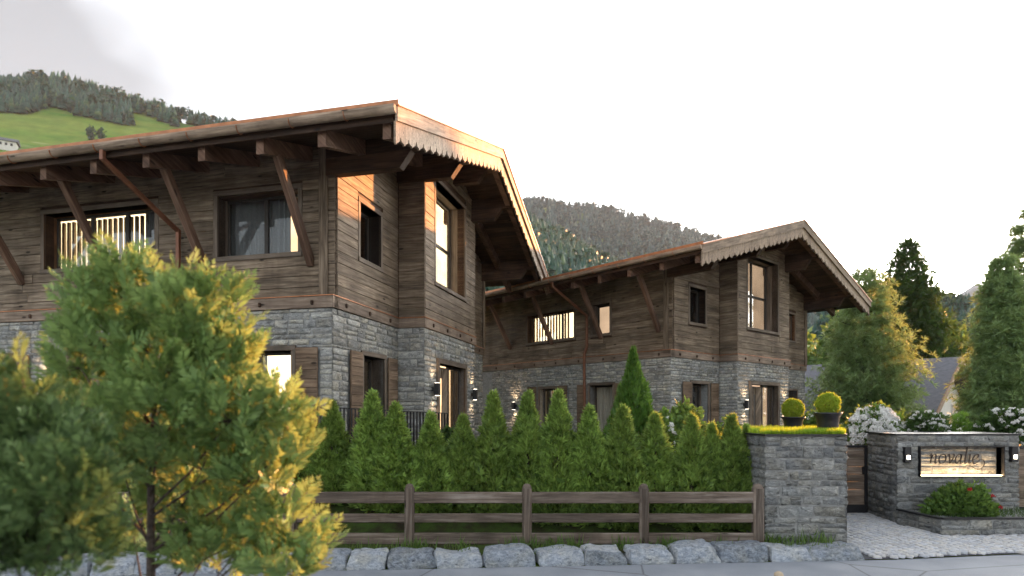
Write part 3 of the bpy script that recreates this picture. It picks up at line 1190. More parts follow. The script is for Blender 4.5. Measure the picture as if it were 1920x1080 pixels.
        window(H, FAC, 4.55, 5.85, 0.05, 2.15, room='room_warm', reveal='lamplit_wood')
        window(H, FAC, 8.15, 9.6, 0.05, 2.15, room='room_warm', reveal='lamplit_wood', curtain=((8.2, 8.6),))
    else:
        window(H, FACW, 4.35, 6.90, 4.02, 5.10, cols=3, room='room_bright', slats=(5.1, 8.0, 18), room_a=(4.2, 8.6), deep=0.75, side=8.6, reveal='lamplit_wood')
        window(H, FACW, 2.62, 3.42, 4.02, 5.10, room='room_dim', deep=0.6, room_a=(2.9, 3.85))
        window(H, FAC, 5.15, 6.05, 0.05, 2.10, room='room_bright', room_a=(4.6, 6.6))
        window(H, FAC, 2.35, 3.42, 0.05, 2.15, room='room_dim', curtain=((2.3, 3.5),), curtain_mat='curtain_pale')
    for a, b in shut_f:
        shutter(H, FAC, a, b, 0.0, 2.2)
    for a, b in shut_g:
        shutter(H, GAB, a, b, 0.0, 2.2)
    window(H, GAB, 1.10, 2.06, 4.22, 5.40, curtain=((1.05, 1.62),), reveal='dark_frame', deep=0.5)
    window(H, GAB, 1.25, 2.26, 0.05, 2.15, curtain=((1.2, 1.72),), curtain_mat='curtain_pale', recess=0.3, deep=0.5)
    window(H, BFR, 3.74, 6.07, 4.22, 6.80, cols=2, rows=2, recess=0.42, room='room_dim' if second else 'room_bright', deep=0.45,
           reveal='casing_wood', curtain=((3.7, 4.7),) if second else (), room_a=(3.4, 6.9), side=6.82)
    front_door(H, BFR, 3.97, 6.06, 0.0, 2.18, not second)
    if second:
        window(H, GAB, 8.55, 9.35, 0.05, 2.10, casing=0.08)
        window(H, GAB, 8.55, 9.15, 4.2, 5.3, casing=0.08, room='room_warm', recess=0.1, deep=0.5, reveal='lamplit_wood')

    # ---- roof
    x0, x1 = -LEN - 1.0, GOV
    sl = math.sqrt(1 + SLOPE ** 2)
    rf = MB()
    cu = MB()
    for s in (-1, 1):
        ye = RIDGE_Y + s * (RIDGE_Y + EOV)
        A, B = Vector((1, 0, 0)), Vector((0, s, -SLOPE)).normalized()
        Cc = Vector((0, s * SLOPE, 1)).normalized()
        ln = (RIDGE_Y + EOV) * sl
        o = Vector((0, RIDGE_Y, RIDGE_Z))
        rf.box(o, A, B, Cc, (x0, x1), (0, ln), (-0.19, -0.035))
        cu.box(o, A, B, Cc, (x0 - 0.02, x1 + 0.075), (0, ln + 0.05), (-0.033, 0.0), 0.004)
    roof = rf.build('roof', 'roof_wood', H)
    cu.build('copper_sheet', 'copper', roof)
    for s in (-1, 1):
        B = Vector((0, s, -SLOPE)).normalized()
        Cc = Vector((0, s * SLOPE, 1)).normalized()
        ln = (RIDGE_Y + EOV) * sl
        n = 30
        for i in range(n):
            b0, b1 = ln * i / n, ln * (i + 1) / n
            y_in = abs(b0 / sl)
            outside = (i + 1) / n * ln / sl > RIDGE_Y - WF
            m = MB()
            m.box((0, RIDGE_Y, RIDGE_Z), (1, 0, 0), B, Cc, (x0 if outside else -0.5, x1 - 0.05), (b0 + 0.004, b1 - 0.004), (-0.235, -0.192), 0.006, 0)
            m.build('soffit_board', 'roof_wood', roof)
    # rafters
    xs = [1.85 - 1.21 * i for i in range(13)]
    for x in xs:
        for s in (-1, 1):
            y0 = RIDGE_Y + s * (RIDGE_Y + 1.42)
            y1 = RIDGE_Y if x > 0 else RIDGE_Y + s * (RIDGE_Y - 0.4)
            if s > 0 and x < -1: continue
            m = MB()
            mid = 0.235 + 0.13
            pts = []
            for y, dz in ((y0, -0.24), (y0, -0.53), (y1, -0.53), (y1, -0.24)):
                pts.append(Vector((x - 0.075, y, zt(y) + dz)))
            u0 = rnd.uniform(0, 30)
            m.extrude(pts, (0.15, 0, 0), lambda p: (p.y + u0, p.z + SLOPE * (p.y if p.y < RIDGE_Y else -p.y) + p.x))
            m.build('rafter', 'brace_wood', roof)
    # purlins reaching out under the gable
    for y in (0.12, 3.0, 5.1, 6.75, 10.08):
        top = zt(y) - 0.255
        m = MB()
        m.wbox((-0.15, 1.93), (y - 0.1, y + 0.1), (top - 0.30, top), 0.012)
        m.build('purlin', 'roof_wood', roof)
        m = MB()
        z1, z0 = top - 0.305, top - 0.62
        pts = [Vector(q) for q in ((-0.15, y - 0.095, z0), (1.42, y - 0.095, z0), (1.66, y - 0.095, z1), (-0.15, y - 0.095, z1))]
        u0 = rnd.uniform(0, 30)
        m.extrude(pts, (0, 0.19, 0), lambda p: (p.x + u0, p.z + p.y))
        m.build('purlin', 'roof_wood', roof)
    # barge boards
    for s in (-1, 1):
        ye = RIDGE_Y + s * (RIDGE_Y + EOV + 0.03)
        k = 3
        for i in range(k):
            ya = RIDGE_Y + (ye - RIDGE_Y) * i / k
            yb = RIDGE_Y + (ye - RIDGE_Y) * (i + 1) / k - s * 0.003
            m = MB()
            u0 = rnd.uniform(0, 30)
            pts = [Vector((x1 + 0.0, y, zt(y) + dz)) for y, dz in ((ya, -0.275), (yb, -0.275), (yb, -0.036), (ya, -0.036))]
            m.extrude(pts, (0.045, 0, 0), lambda p: (p.y + u0, p.z - zt(p.y)))
            m.build('barge_board', 'barge_wood', roof)
            yb2 = yb if i < k - 1 else yb - s * 0.05
            scallop_board(x1 - 0.05, x1 - 0.012, ya, yb2, 0.262, 0.56, roof, 'carved_board')
    # wooden gutter with copper straps along the facade eave
    g = MB()
    ye = -EOV - 0.06
    zg = zt(-EOV) - 0.085
    prof = [(math.cos(a) * 0.085, math.sin(a) * 0.095) for a in [math.pi * (1 + k / 8) for k in range(9)]]
    prof = [(0.085, 0.03)] + prof[::-1] + [(-0.085, 0.03)]
    pts = [Vector((x0, ye + a, zg + b)) for a, b in prof]
    g.extrude(pts, (x1 - x0 + 0.03, 0, 0), lambda p: (p.x, p.z * 1.3 + p.y))
    gut = g.build('gutter', 'barge_wood', roof)
    de = MB()
    de.wbox((x0 - 0.02, x1 + 0.07), (-EOV - 0.066, -EOV - 0.052), (zt(-EOV) - 0.05, zt(-EOV) + 0.045), 0.003)
    de.build('drip_edge', 'copper', roof)
    fa = MB()
    fa.wbox((x0, x1 - 0.06), (-EOV + 0.03, -EOV + 0.06), (zt(-EOV) - 0.27, zt(-EOV) - 0.17), 0.006)
    fa.build('fascia', 'roof_wood', roof)
    x = 1.2
    while x > -LEN:
        m = MB()
        prev = None
        for k in range(9):
            a = math.pi * (1 + k / 8)
            q = Vector((x, ye + math.cos(a) * 0.09, zg + math.sin(a) * 0.10))
            if prev is not None:
                m.beam(prev, q, 0.028, 0.008, up=(1, 0, 0), bev=0)
            prev = q
        m.build('gutter_strap', 'copper', gut)
        x -= 1.02
    # braces
    for x in (-0.53, -3.0, -5.48, -7.95, -10.4):
        m = MB()
        m.beam((x, WF - 0.02, 3.86), (x, -0.98, zt(-0.98) - 0.50), 0.14, 0.15, bev=0.012)
        m.build('brace', 'brace_wood', H)
    # copper downpipe
    m = MB()
    px = -3.58
    m.beam((px - 0.20, -EOV - 0.06, zg - 0.06), (px - 0.20, -EOV - 0.06, zg - 0.27), 0.08, 0.08, bev=0.008)
    m.beam((px - 0.20, -EOV - 0.06, zg - 0.24), (px, WF - 0.16, 4.72), 0.08, 0.08, bev=0.008)
    m.beam((px, WF - 0.16, 4.76), (px, WF - 0.16, BAND1 + 0.35), 0.08, 0.08, bev=0.008)
    m.beam((px, WF - 0.16, BAND1 + 0.37), (px, -0.14, BAND1 + 0.12), 0.08, 0.08, bev=0.008)
    m.beam((px, -0.14, BAND1 + 0.14), (px, -0.14, -0.3), 0.08, 0.08, bev=0.008)
    m.build('downpipe', 'copper_dark', H)
    # lamps belong to the place beside the doors
    def wl(fr, a, z, lab, pw):
        p = W @ fr.p(a, 0.06, z)
        wall_lamp(p, W.to_3x3() @ fr.N, lab, pw)
    if not second:
        wl(BFR, 3.55, 1.50, 'black wall lamp on stone before the lit door of the nearer chalet', 3.5)
        wl(BFR, 6.70, 1.46, 'black wall lamp on stone past the lit door of the nearer chalet', 3.5)
        wl(FAC, 7.08, 1.50, 'black wall lamp lighting the long stone facade behind the bushy conifer', 4)
    else:
        wl(BFR, 3.45, 1.45, 'black wall lamp before the chevron door of the farther chalet', 4.5)
        wl(BFR, 6.62, 1.45, 'black wall lamp behind the smaller potted box ball', 4.5)
        wl(FAC, 7.45, 1.45, 'black wall lamp on the long stone side of the farther chalet', 4.5)
    return H, W


C1 = (at(622, 12.0), 12.0)
C2 = (at(1257, 19.9), 19.9)
build_chalet('large timber chalet on grey stone with sunlit carved gable, nearest the road', C1, 14.0, 1.3, False)
build_chalet('timber and stone chalet farther back with shaded carved gable beside the conifers', C2, 48.2, 1.06, True)

# ------------------------------------------------------------------ ground, road, forecourt
def sheet(name, pts, z, mat, label):
    mb = MB()
    mb.poly([(x, y, z) for x, y in pts])
    o = mb.build(name, mat)
    tag(o, label, kind='structure')
    return o


sheet('ground', [(-930, -60), (845, -60), (845, 1950), (-930, 1950)], -0.03, 'meadow', 'flat green valley floor around the road')
KERB = [(-60, 3.2), (-3.2, 8.52), (5.75, 9.22), (11.0, 10.05), (60, 15)]       # far edge of the asphalt


def kerb_y(x):
    for (xa, ya), (xb, yb) in zip(KERB, KERB[1:]):
        if xa <= x <= xb:
            return ya + (yb - ya) * (x - xa) / (xb - xa)
    return KERB[-1][1]


sheet('road', [(-60, -40), (60, -40)] + KERB[::-1], 0.0, 'asphalt', 'pale grey cracked asphalt road along the kerb stones')


def garden_z(x, y):
    """bank rising from the fence to the terraces"""
    y0 = kerb_y(x) + 0.75
    k = min(1.0, max(0.0, (y - y0 - 0.5) / 2.2))
    k = k * k * (3 - 2 * k)
    return 0.12 + 1.05 * k - 0.012 * max(0, y - 18)


def height_sheet(name, xs, ys, f, mat, label, inside=None):
    V, T = [], []
    nx = len(xs)
    for y in ys:
        for x in xs:
            yy = y(x) if callable(y) else y
            V.append((x, yy, f(x, yy)))
    for j in range(len(ys) - 1):
        for i in range(nx - 1):
            a = j * nx + i
            if inside and not inside((xs[i] + xs[i + 1]) / 2, V[a][1]): continue
            T += [(a, a + 1, a + nx + 1), (a, a + nx + 1, a + nx)]
    o = bpy.data.objects.new(name, tri_mesh(name, V, T, mat, True))
    link(o)
    tag(o, label, kind='structure')
    return o


gx = [-22 + i * 0.5 for i in range(53)]
gys = [(lambda x, k=k: kerb_y(x) + 0.25 + k) for k in (0, 0.3, 0.6, 0.9, 1.2, 1.5, 1.8, 2.1, 2.5, 3, 4, 6, 9, 13, 18, 26, 34)]
height_sheet('garden_bank', gx, gys, garden_z, 'lawn_soil', 'dark garden soil and lawn rising behind the hedge')
gx2 = [5.0 + i * 0.5 for i in range(60)]
height_sheet('garden_lawn', gx2, [13.75, 14.2, 14.7, 15.4, 17, 19, 22, 26, 30, 40],
             lambda x, y: 0.02 + 0.9 * min(1, max(0, (y - 13.8) / 1.0)), 'lawn_soil', 'lawn behind the gate and the sign wall')

# forecourt of small granite setts laid in arcs
fp = [(5.46, 9.22), (5.46, 10.05), (7.15, 13.35), (7.95, 13.4), (7.6, 12.05), (7.72, 10.98), (14.5, 10.98), (14.5, 10.4)]
fore = sheet('forecourt', [(5.3, 9.18), (5.3, 10.2), (7.0, 13.7), (8.1, 13.7), (7.9, 12.1), (8.0, 11.2), (15, 11.2), (15, 10.45), (11.0, 10.06)], 0.012, 'joint',
             'forecourt paved with small grey setts in arcs')


def in_poly(x, y, P):
    c = False
    for (xa, ya), (xb, yb) in zip(P, P[1:] + P[:1]):
        if (ya > y) != (yb > y) and x < (xb - xa) * (y - ya) / (yb - ya) + xa:
            c = not c
    return c


setts = []
r = random.Random(4)
for col in range(-1, 9):
    cx = 5.4 + col * 1.15
    for k in range(-6, 40):
        for q in range(-4, 5):
            dx = q * 0.1278 + r.uniform(-0.008, 0.008)
            x = cx + dx
            y = 9.0 + k * 0.128 + 0.30 * (1 - (dx / 0.575) ** 2) + r.uniform(-0.006, 0.006)
            lo = kerb_y(x) + 0.05
            if y > lo and in_poly(x, y, [(5.40, 9.2), (5.46, 10.05), (7.15, 13.35), (7.9, 13.35), (7.55, 12.0), (7.66, 10.95), (15, 10.95), (15, 9.0)]):
                setts.append((y, x, math.atan(-2 * 0.30 * dx / 0.575 ** 2)))
setts.sort()
sv, st = [], []
for i in range(5):
    rr = random.Random(50 + i)
    V = []
    for z, m in ((0.0, 1.0), (0.75, 0.97), (1.0, 0.78)):
        for a, b in ((-1, -1), (1, -1), (1, 1), (-1, 1)):
            V.append((a * 0.5 * m + rr.uniform(-0.04, 0.04), b * 0.5 * m + rr.uniform(-0.04, 0.04), z + rr.uniform(-0.06, 0.06)))
    T = []
    for L in (0, 4):
        for k in range(4):
            a, b = L + k, L + (k + 1) % 4
            T += [(a, b, b + 4), (a, b + 4, a + 4)]
    T += [(8, 9, 10), (8, 10, 11)]
    sv.append(np.array(V)); st.append(np.array(T))
sett_me = [tri_mesh('sett', v, t_, 'cobble_stone') for v, t_ in zip(sv, st)]
rest = []
for i, (y, x, an) in enumerate(setts):
    k = r.randrange(5)
    s = (0.112 * r.uniform(0.9, 1.04), 0.106 * r.uniform(0.9, 1.04), 0.035 + r.uniform(0, 0.006))
    if i < 300:
        o = bpy.data.objects.new('sett', sett_me[k])
        o.location = (x, y, 0.008); o.rotation_euler = (0, 0, an); o.scale = s
        link(o, fore)
    else:
        M = np.array(Matrix.Rotation(an, 3, 'Z') @ Matrix.Diagonal(s))
        rest.append((sv[k] @ M.T + np.array((x, y, 0.008)), st[k]))
V, T = join(rest)
o = link(bpy.data.objects.new('setts', tri_mesh('setts', V, T, 'cobble_stone')), fore)
o['kind'] = 'stuff'

# ------------------------------------------------------------------ kerb boulders
ORD = ['first', 'second', 'third', 'fourth', 'fifth', 'sixth', 'seventh', 'eighth', 'ninth', 'tenth', 'eleventh', 'twelfth', 'thirteenth',
       'fourteenth', 'fifteenth', 'sixteenth', 'seventeenth', 'eighteenth', 'nineteenth', 'twentieth', 'twenty-first', 'twenty-second', 'twenty-third']


def boulder(w, d, h, seed):
    r = random.Random(seed)
    nx, ny, nz = 9, 5, 5
    idx, V = {}, []
    off = Vector((seed * 3.1, seed * 1.7, 0))
    tilt = r.uniform(-0.07, 0.07)
    cl, cr_ = r.uniform(0.0, 0.22), r.uniform(0.0, 0.22)

    def vid(i, j, k):
        if (i, j, k) in idx: return idx[(i, j, k)]
        x, y, z = i / nx * 2 - 1, j / ny * 2 - 1, k / nz * 2 - 1
        # rounded block
        q = Vector((x, y, z))
        p = 14.0
        n = (abs(x) ** p + abs(y) ** p + abs(z) ** p) ** (1 / p)
        m = max(abs(x), abs(y), abs(z))
        q = q * (m / n if n > 0 else 1)
        zz = (q.z + 1) / 2
        if q.x < 0: q.x *= 1 - cl * zz * 0.8
        else: q.x *= 1 - cr_ * zz * 0.8
        q.y = q.y * (1 - 0.25 * zz) + 0.1 * zz
        w3 = Vector((q.x * w / 2, q.y * d / 2, zz * h))
        nn = noise.noise_vector(w3 * 3.2 + off) * 0.05 + noise.noise_vector(w3 * 8 + off) * 0.022
        w3 += Vector((nn.x, nn.y, nn.z * (1 if zz > 0.05 else 0)))
        w3.z += tilt * w3.x * zz
        idx[(i, j, k)] = len(V)
        V.append(w3)
        return idx[(i, j, k)]
    T = []
    for i in range(nx):
        for j in range(ny):
            for k, fl in ((0, True), (nz, False)):
                q = [vid(i, j, k), vid(i + 1, j, k), vid(i + 1, j + 1, k), vid(i, j + 1, k)]
                if fl: q.reverse()
                T += [(q[0], q[1], q[2]), (q[0], q[2], q[3])]
    for i in range(nx):
        for k in range(nz):
            for j, fl in ((0, False), (ny, True)):
                q = [vid(i, j, k), vid(i + 1, j, k), vid(i + 1, j, k + 1), vid(i, j, k + 1)]
                if fl: q.reverse()
                T += [(q[0], q[1], q[2]), (q[0], q[2], q[3])]
    for j in range(ny):
        for k in range(nz):
            for i, fl in ((0, True), (nx, False)):
                q = [vid(i, j, k), vid(i, j + 1, k), vid(i, j + 1, k + 1), vid(i, j, k + 1)]
                if fl: q.reverse()
                T += [(q[0], q[1], q[2]), (q[0], q[2], q[3])]
    me = tri_mesh('boulder', [tuple(v) for v in V], T, 'granite', True)
    me.set_sharp_from_angle(angle=math.radians(32))
    return me


edges = [(1497, 1606), (1428, 1512), (1336, 1430), (1251, 1340), (1170, 1252), (1087, 1171), (1006, 1090), (904, 1003), (815, 906), (728, 816),
         (655, 728), (580, 655), (505, 580), (425, 505), (345, 425), (265, 345), (185, 265), (100, 185), (10, 100)]
for i, (xa, xb) in enumerate(edges):
    xc = (xa + xb) / 2
    # depth along the slanting kerb line
    Y = 9.3
    for _ in range(6):
        Y = kerb_y(at(xc, Y)) + 0.28
    w = (xb - xa) / F_PX * Y * 1.015
    h = 0.205 + rnd.uniform(-0.025, 0.025)
    if i < 2: h = 0.17
    if i == 10: h = 0.20
    b = bpy.data.objects.new('kerb_boulder', boulder(w, 0.62, h, 20 + i))
    b.location = (at(xc, Y), Y + 0.02, -0.01)
    b.rotation_euler = (0, 0, 0.10 + rnd.uniform(-0.05, 0.05))
    link(b)
    if i == 0:
        lab = 'low flat granite boulder at the road edge under the stone pier, nearest the setts'
    else:
        lab = f'grey granite kerb boulder along the road, {ORD[i]} counted from the paved forecourt'
    tag(b, lab, 'boulder', 'granite boulders along the road')

# ------------------------------------------------------------------ post and rail fence
FY = 9.78
fence = empty('rail_fence', (at(768, FY), FY, 0.1))
tag(fence, 'weathered brown three-rail timber fence in front of the thuja hedge', 'fence')
fo = Vector(fence.location)
posts_px = [1421, 1207, 988, 768, 549, 330, 111, -108]
for i, px in enumerate(posts_px):
    x = at(px, FY) - fo.x
    m = MB()
    w = 0.075 if i else 0.085
    z1 = CAM_H + (HOR - 912) * FY / F_PX - fo.z
    m.wbox((x - w, x + w), (-0.07, 0.07), (-0.15, z1), 0.028, 2)
    prof = [(w * 0.98, z1 - 0.03), (w * 0.85, z1 + 0.012), (w * 0.5, z1 + 0.038), (0.002, z1 + 0.048)]
    m.lathe(prof, (x, 0, 0), 12)
    m.build('post', 'fence_wood', fence)
for py0, py1 in ((922.5, 943.5), (963, 979.5), (999, 1020)):
    za = CAM_H + (HOR - py1) * FY / F_PX - fo.z
    zb = CAM_H + (HOR - py0) * FY / F_PX - fo.z
    for p1, p0 in zip(posts_px, posts_px[1:]):
        m = MB()
        dz = rnd.uniform(-0.006, 0.006)
        m.box((at(p0, FY) - fo.x + 0.03, rnd.uniform(-0.005, 0.005), za), (1, 0, dz * 0.4), (0, 1, 0), (0, 0, 1),
              (0, at(p1, FY) - at(p0, FY) - 0.06), (-0.035, 0.035), (0, zb - za), 0.014, 0)
        m.build('rail', 'fence_wood', fence)


# ------------------------------------------------------------------ stone pier with planted top, sign wall, low planter
def masonry_block(name, label, cat, poly, z1, faces, limit, cap=True, mat='pier_stone', holes=None, cell=None, z0=0.0, hid=None):
    """prism with stones laid on the listed edges; poly counter-clockwise seen from above"""
    x0, y0 = poly[0]
    root = empty(name, (x0, y0, 0))
    tag(root, label, cat)
    P = [(x - x0, y - y0) for x, y in poly]
    core = MB()
    jobs = []
    n = len(P)
    for i in range(n):
        a, b = Vector((*P[i], 0)), Vector((*P[(i + 1) % n], 0))
        ln = (b - a).length
        A = (b - a) / ln
        N = Vector((A.y, -A.x, 0))
        fr = Fr((a.x, a.y), (A.x, A.y), (N.x, N.y))
        hs = (holes or {}).get(i, [])
        backing(core, fr, 0.0, ln, -0.05, z1 - 0.002, hs, d=(-0.16, 0.0)) if i in faces else core.poly(
            [fr.p(0, 0, -0.05), fr.p(ln, 0, -0.05), fr.p(ln, 0, z1 - 0.002), fr.p(0, 0, z1 - 0.002)])
        if i in faces:
            jobs.append((fr, stone_cells(-0.03, ln + 0.03, z0, z1, hs, random.Random(90 + i + len(name)), **(cell or {}))))
    core.poly([(x, y, z1 - 0.002) for x, y in P])
    wall = core.build('core', 'mortar', root)
    lay_stones(root, jobs, mat, Matrix.Translation((x0, y0, 0)), limit, hid)
    if cap:
        cm = MB()
        out = []
        c = Vector((sum(p[0] for p in P) / n, sum(p[1] for p in P) / n, 0))
        for x, y in P:
            v = Vector((x, y, 0))
            out.append(v + (v - c).normalized() * 0.06 + Vector((0, 0, z1)))
        cm.extrude(out[::-1], (0, 0, 0.03))
        cm.build('coping', 'black_metal', root)
    return root


PY, PZ = 10.04, 1.83
pier_poly = [(at(1436, PY), PY), (at(1585, PY), PY), (6.95, 13.2), (4.75, 13.2), (at(1436, PY) - 0.02, 10.75)]
pier_cell = dict(hmin=0.08, hmax=0.21, lmin=0.15, lmax=0.5)
pier = masonry_block('stone_pier', 'broad grey stone pier with black coping and grass on top, beside the gate', 'wall', pier_poly, PZ, (0, 1, 4), 300, cell=pier_cell)

SY = 12.05
sign_hole = (at(1722.5, SY) - at(1683, SY), at(1877.5, SY) - at(1683, SY), 0.975, 1.54)
SX0, SX1 = at(1683, SY), at(1908, SY)
sign_wall = masonry_block('sign_wall', 'grey stone wall holding the lit name sign and two small lamps', 'wall',
                          [(SX0, SY), (SX1, SY), (SX1 + 0.1, 13.4), (SX0 + 0.2, 13.4)], 1.77, (0, 3), 300, cell=pier_cell,
                          holes={0: [sign_hole]})
low = masonry_block('planter_wall', 'low stone planter with black edging in front of the sign wall', 'planter',
                    [(7.70, 11.0), (13.5, 11.15), (13.5, 12.0), (SX0, 12.03)], 0.30, (0, 3), 160, cap=False,
                    cell=dict(hmin=0.10, hmax=0.17, lmin=0.18, lmax=0.45))
lo0 = Vector(low.location)
for a, b in (((7.70, 11.0), (13.5, 11.15)), ((SX0, 12.03), (7.70, 11.0))):
    m = MB()
    m.beam(Vector((*a, 0.315)) - lo0 - Vector((0, 0, 0)), Vector((*b, 0.315)) - lo0, 0.10, 0.03, bev=0.003)
    m.build('edging', 'black_metal', low)

# sign: frame, lit stone back, metal lettering
sg = empty('name_sign', (SX0 + sign_hole[0], SY, sign_hole[2]))
tag(sg, 'backlit sign in a black frame with dark script reading novalie', 'sign')
sw, shh = sign_hole[1] - sign_hole[0], sign_hole[3] - sign_hole[2]
m = MB()
t_ = 0.018
for x, z in (((-t_, sw + t_), (-t_, 0)), ((-t_, sw + t_), (shh, shh + t_)), ((-t_, 0), (0, shh)), ((sw, sw + t_), (0, shh))):
    m.wbox(x, (-0.075, 0.15), z, 0.002)
m.build('frame', 'black_metal', sg)
m = MB()
m.wbox((0, sw), (0.13, 0.15), (0, shh))
m.build('back', 'mortar', sg)
fr = Fr((0, 0.13), (1, 0), (0, -1))
k = 0
for a0, a1, z0, z1 in stone_cells(0.0, sw, 0.0, shh, [], random.Random(77), hmin=0.1, hmax=0.2, lmin=0.2, lmax=0.5):
    o = bpy.data.objects.new('stone', rock_mesh(k % 16, 'pier_stone'))
    o.location = ((a0 + a1) / 2, 0.13, (z0 + z1) / 2)
    o.rotation_euler = (0, 0, math.pi)
    o.scale = (a1 - a0 - 0.012, 0.03, z1 - z0 - 0.012)
    link(o, sg); k += 1
m = MB()
m.wbox((0.03, sw - 0.03), (-0.055, 0.05), (0.004, 0.014))
m.build('light_strip', 'sign_strip', sg)


def spline(pts, n=10):
    P = [Vector((*p, 0)) for p in pts]
    P = [P[0] * 2 - P[1]] + P + [P[-1] * 2 - P[-2]]
    out = []
    for i in range(1, len(P) - 2):
        for k in range(n):
            t_ = k / n
            a, b, c, d = P[i - 1], P[i], P[i + 1], P[i + 2]
            out.append(0.5 * ((2 * b) + (c - a) * t_ + (2 * a - 5 * b + 4 * c - d) * t_ ** 2 + (3 * b - a - 3 * c + d) * t_ ** 3))
    out.append(P[-2])
    return out


def pen(strokes, x, z, s, shear, y, wmin=0.035, wmax=0.15, th=0.012):
    m = MB()
    for pts in strokes:
        c = spline(pts)
        L, Rr = [], []
        for i, p in enumerate(c):
            d = (c[min(i + 1, len(c) - 1)] - c[max(i - 1, 0)])
            if d.length < 1e-6: continue
            d.normalize()
            an = math.atan2(d.y, d.x)
            w = wmin + (wmax - wmin) * abs(math.sin(an - math.radians(25))) ** 1.3
            n = Vector((-d.y, d.x, 0)) * w / 2
            L.append(p + n); Rr.append(p - n)
        f = lambda q: Vector((x + (q.x + shear * q.y) * s, y, z + q.y * s))
        for i in range(len(L) - 1):
            a, b, c2, d2 = f(L[i]), f(L[i + 1]), f(Rr[i + 1]), f(Rr[i])
            m.extrude([a, b, c2, d2], (0, th, 0))
    return m


GL = {
    'n': ([[(0.02, 0.80), (0.16, 0.98), (0.24, 0.9), (0.24, 0.5), (0.24, 0.02)], [(0.24, 0.6), (0.42, 0.92), (0.62, 0.97), (0.72, 0.78), (0.72, 0.2), (0.80, 0.02), (0.95, 0.14)]], 1.0),
    'o': ([[(0.42, 1.0), (0.15, 0.82), (0.08, 0.45), (0.2, 0.08), (0.45, 0.0), (0.72, 0.2), (0.78, 0.55), (0.65, 0.9), (0.42, 1.0)]], 0.90),
    'v': ([[(0.0, 0.86), (0.1, 1.0), (0.2, 0.86), (0.3, 0.4), (0.36, 0.02)], [(0.36, 0.02), (0.58, 0.4), (0.70, 0.8), (0.62, 1.0), (0.52, 0.9)]], 0.80),
    'a': ([[(0.66, 0.84), (0.45, 1.0), (0.18, 0.8), (0.08, 0.4), (0.2, 0.04), (0.42, 0.12), (0.62, 0.5), (0.68, 0.96)], [(0.68, 1.0), (0.66, 0.5), (0.66, 0.15), (0.76, 0.02), (0.92, 0.14)]], 0.95),
    'l': ([[(0.05, 1.62), (0.16, 1.7), (0.17, 1.2), (0.15, 0.5), (0.17, 0.12), (0.27, 0.02), (0.40, 0.14)]], 0.44),
    'i': ([[(0.04, 0.86), (0.14, 0.98), (0.16, 0.6), (0.16, 0.14), (0.26, 0.02), (0.40, 0.14)], [(0.14, 1.30), (0.18, 1.40)]], 0.44),
    'e': ([[(0.10, 0.42), (0.42, 0.5), (0.62, 0.74), (0.52, 0.97), (0.28, 0.92), (0.08, 0.5), (0.16, 0.1), (0.4, 0.0), (0.66, 0.18)]], 0.75),
}
lx, s = 0.22, 0.185
for ch in 'novalie':
    st_, adv = GL[ch]
    m = pen(st_, lx, 0.235, s, 0.16, 0.045)
    m.build('letter', 'letter_metal', sg)
    lx += adv * s * 1.02
m = pen([[(0.0, -0.28), (0.25, -0.18), (0.6, -0.28), (1.0, -0.52), (1.45, -0.62), (1.85, -0.35), (1.95, 0.1), (1.75, 0.42), (1.42, 0.42), (1.35, 0.25)]], lx - 1.35 * s, 0.235, s, 0.1, 0.045, 0.03, 0.09)
m.build('flourish', 'letter_metal', sg)

# two small lamps on the sign wall
for px, py, lab in ((1697, 852, 'small black wall light between the gate and the name sign'), (1896, 851, 'small black wall light past the far end of the name sign')):
    x, y, z = at(px, SY, py)
    L = empty('wall_light', (x, SY - 0.055, z))
    tag(L, lab, 'lamp', 'small lights on the sign wall')
    m = MB()
    m.wbox((-0.062, 0.062), (-0.05, 0.05), (-0.15, 0.15), 0.006, 2)
    m.build('housing', 'black_metal', L)
    m = MB()
    m.wbox((-0.032, 0.032), (-0.058, -0.05), (-0.09, -0.012), 0.004)
    m.build('lens', 'lamp_lens', L)


def gate(loc, w, h, label, rz=0.0):
    G = empty('gate', loc, rz)
    tag(G, label, 'gate')
    m = MB()
    t_ = 0.07
    m.wbox((0, w), (-0.03, 0.03), (h - 0.05, h), 0.004)
    m.wbox((0, w), (-0.03, 0.03), (0.03, 0.20), 0.004)
    m.wbox((0, t_), (-0.03, 0.03), (0.2, h - 0.05), 0.004, 2)
    m.wbox((w - t_, w), (-0.03, 0.03), (0.2, h - 0.05), 0.004, 2)
    m.build('frame', 'black_metal', G)
    z = 0.2
    while z < h - 0.06:
        hh = min(rnd.uniform(0.15, 0.2), h - 0.05 - z)
        b = MB()
        b.wbox((t_, w - t_), (-0.018, 0.012 + rnd.uniform(0, 0.005)), (z + 0.002, z + hh - 0.002), 0.004)
        b.build('plank', 'beam_wood', G)
        z += hh
    m = MB()
    m.wbox((w - 0.13, w - 0.07), (-0.06, -0.03), (h * 0.58, h * 0.58 + 0.16), 0.006, 2)
    m.build('lock', 'black_metal', G)
    return G


gate((6.60, 13.3, 0.02), 1.10, 1.49, 'wooden garden gate with black metal frame between pier and sign wall')
gate((SX1 + 0.05, 13.0, 0.02), 1.5, 1.48, 'wooden gate panel with black frame past the sign wall')

# ------------------------------------------------------------------ railing on the terrace
rail = empty('railing', (-3.62, 11.15, 1.15))
tag(rail, 'black metal balustrade with upright bars in front of the nearer chalet', 'railing')
RA, RB, RC = Vector((-0.35, 0.0, 0)), Vector((0.0, 0.0, 0)), Vector((2.25, 1.9, 0))
top = 1.17


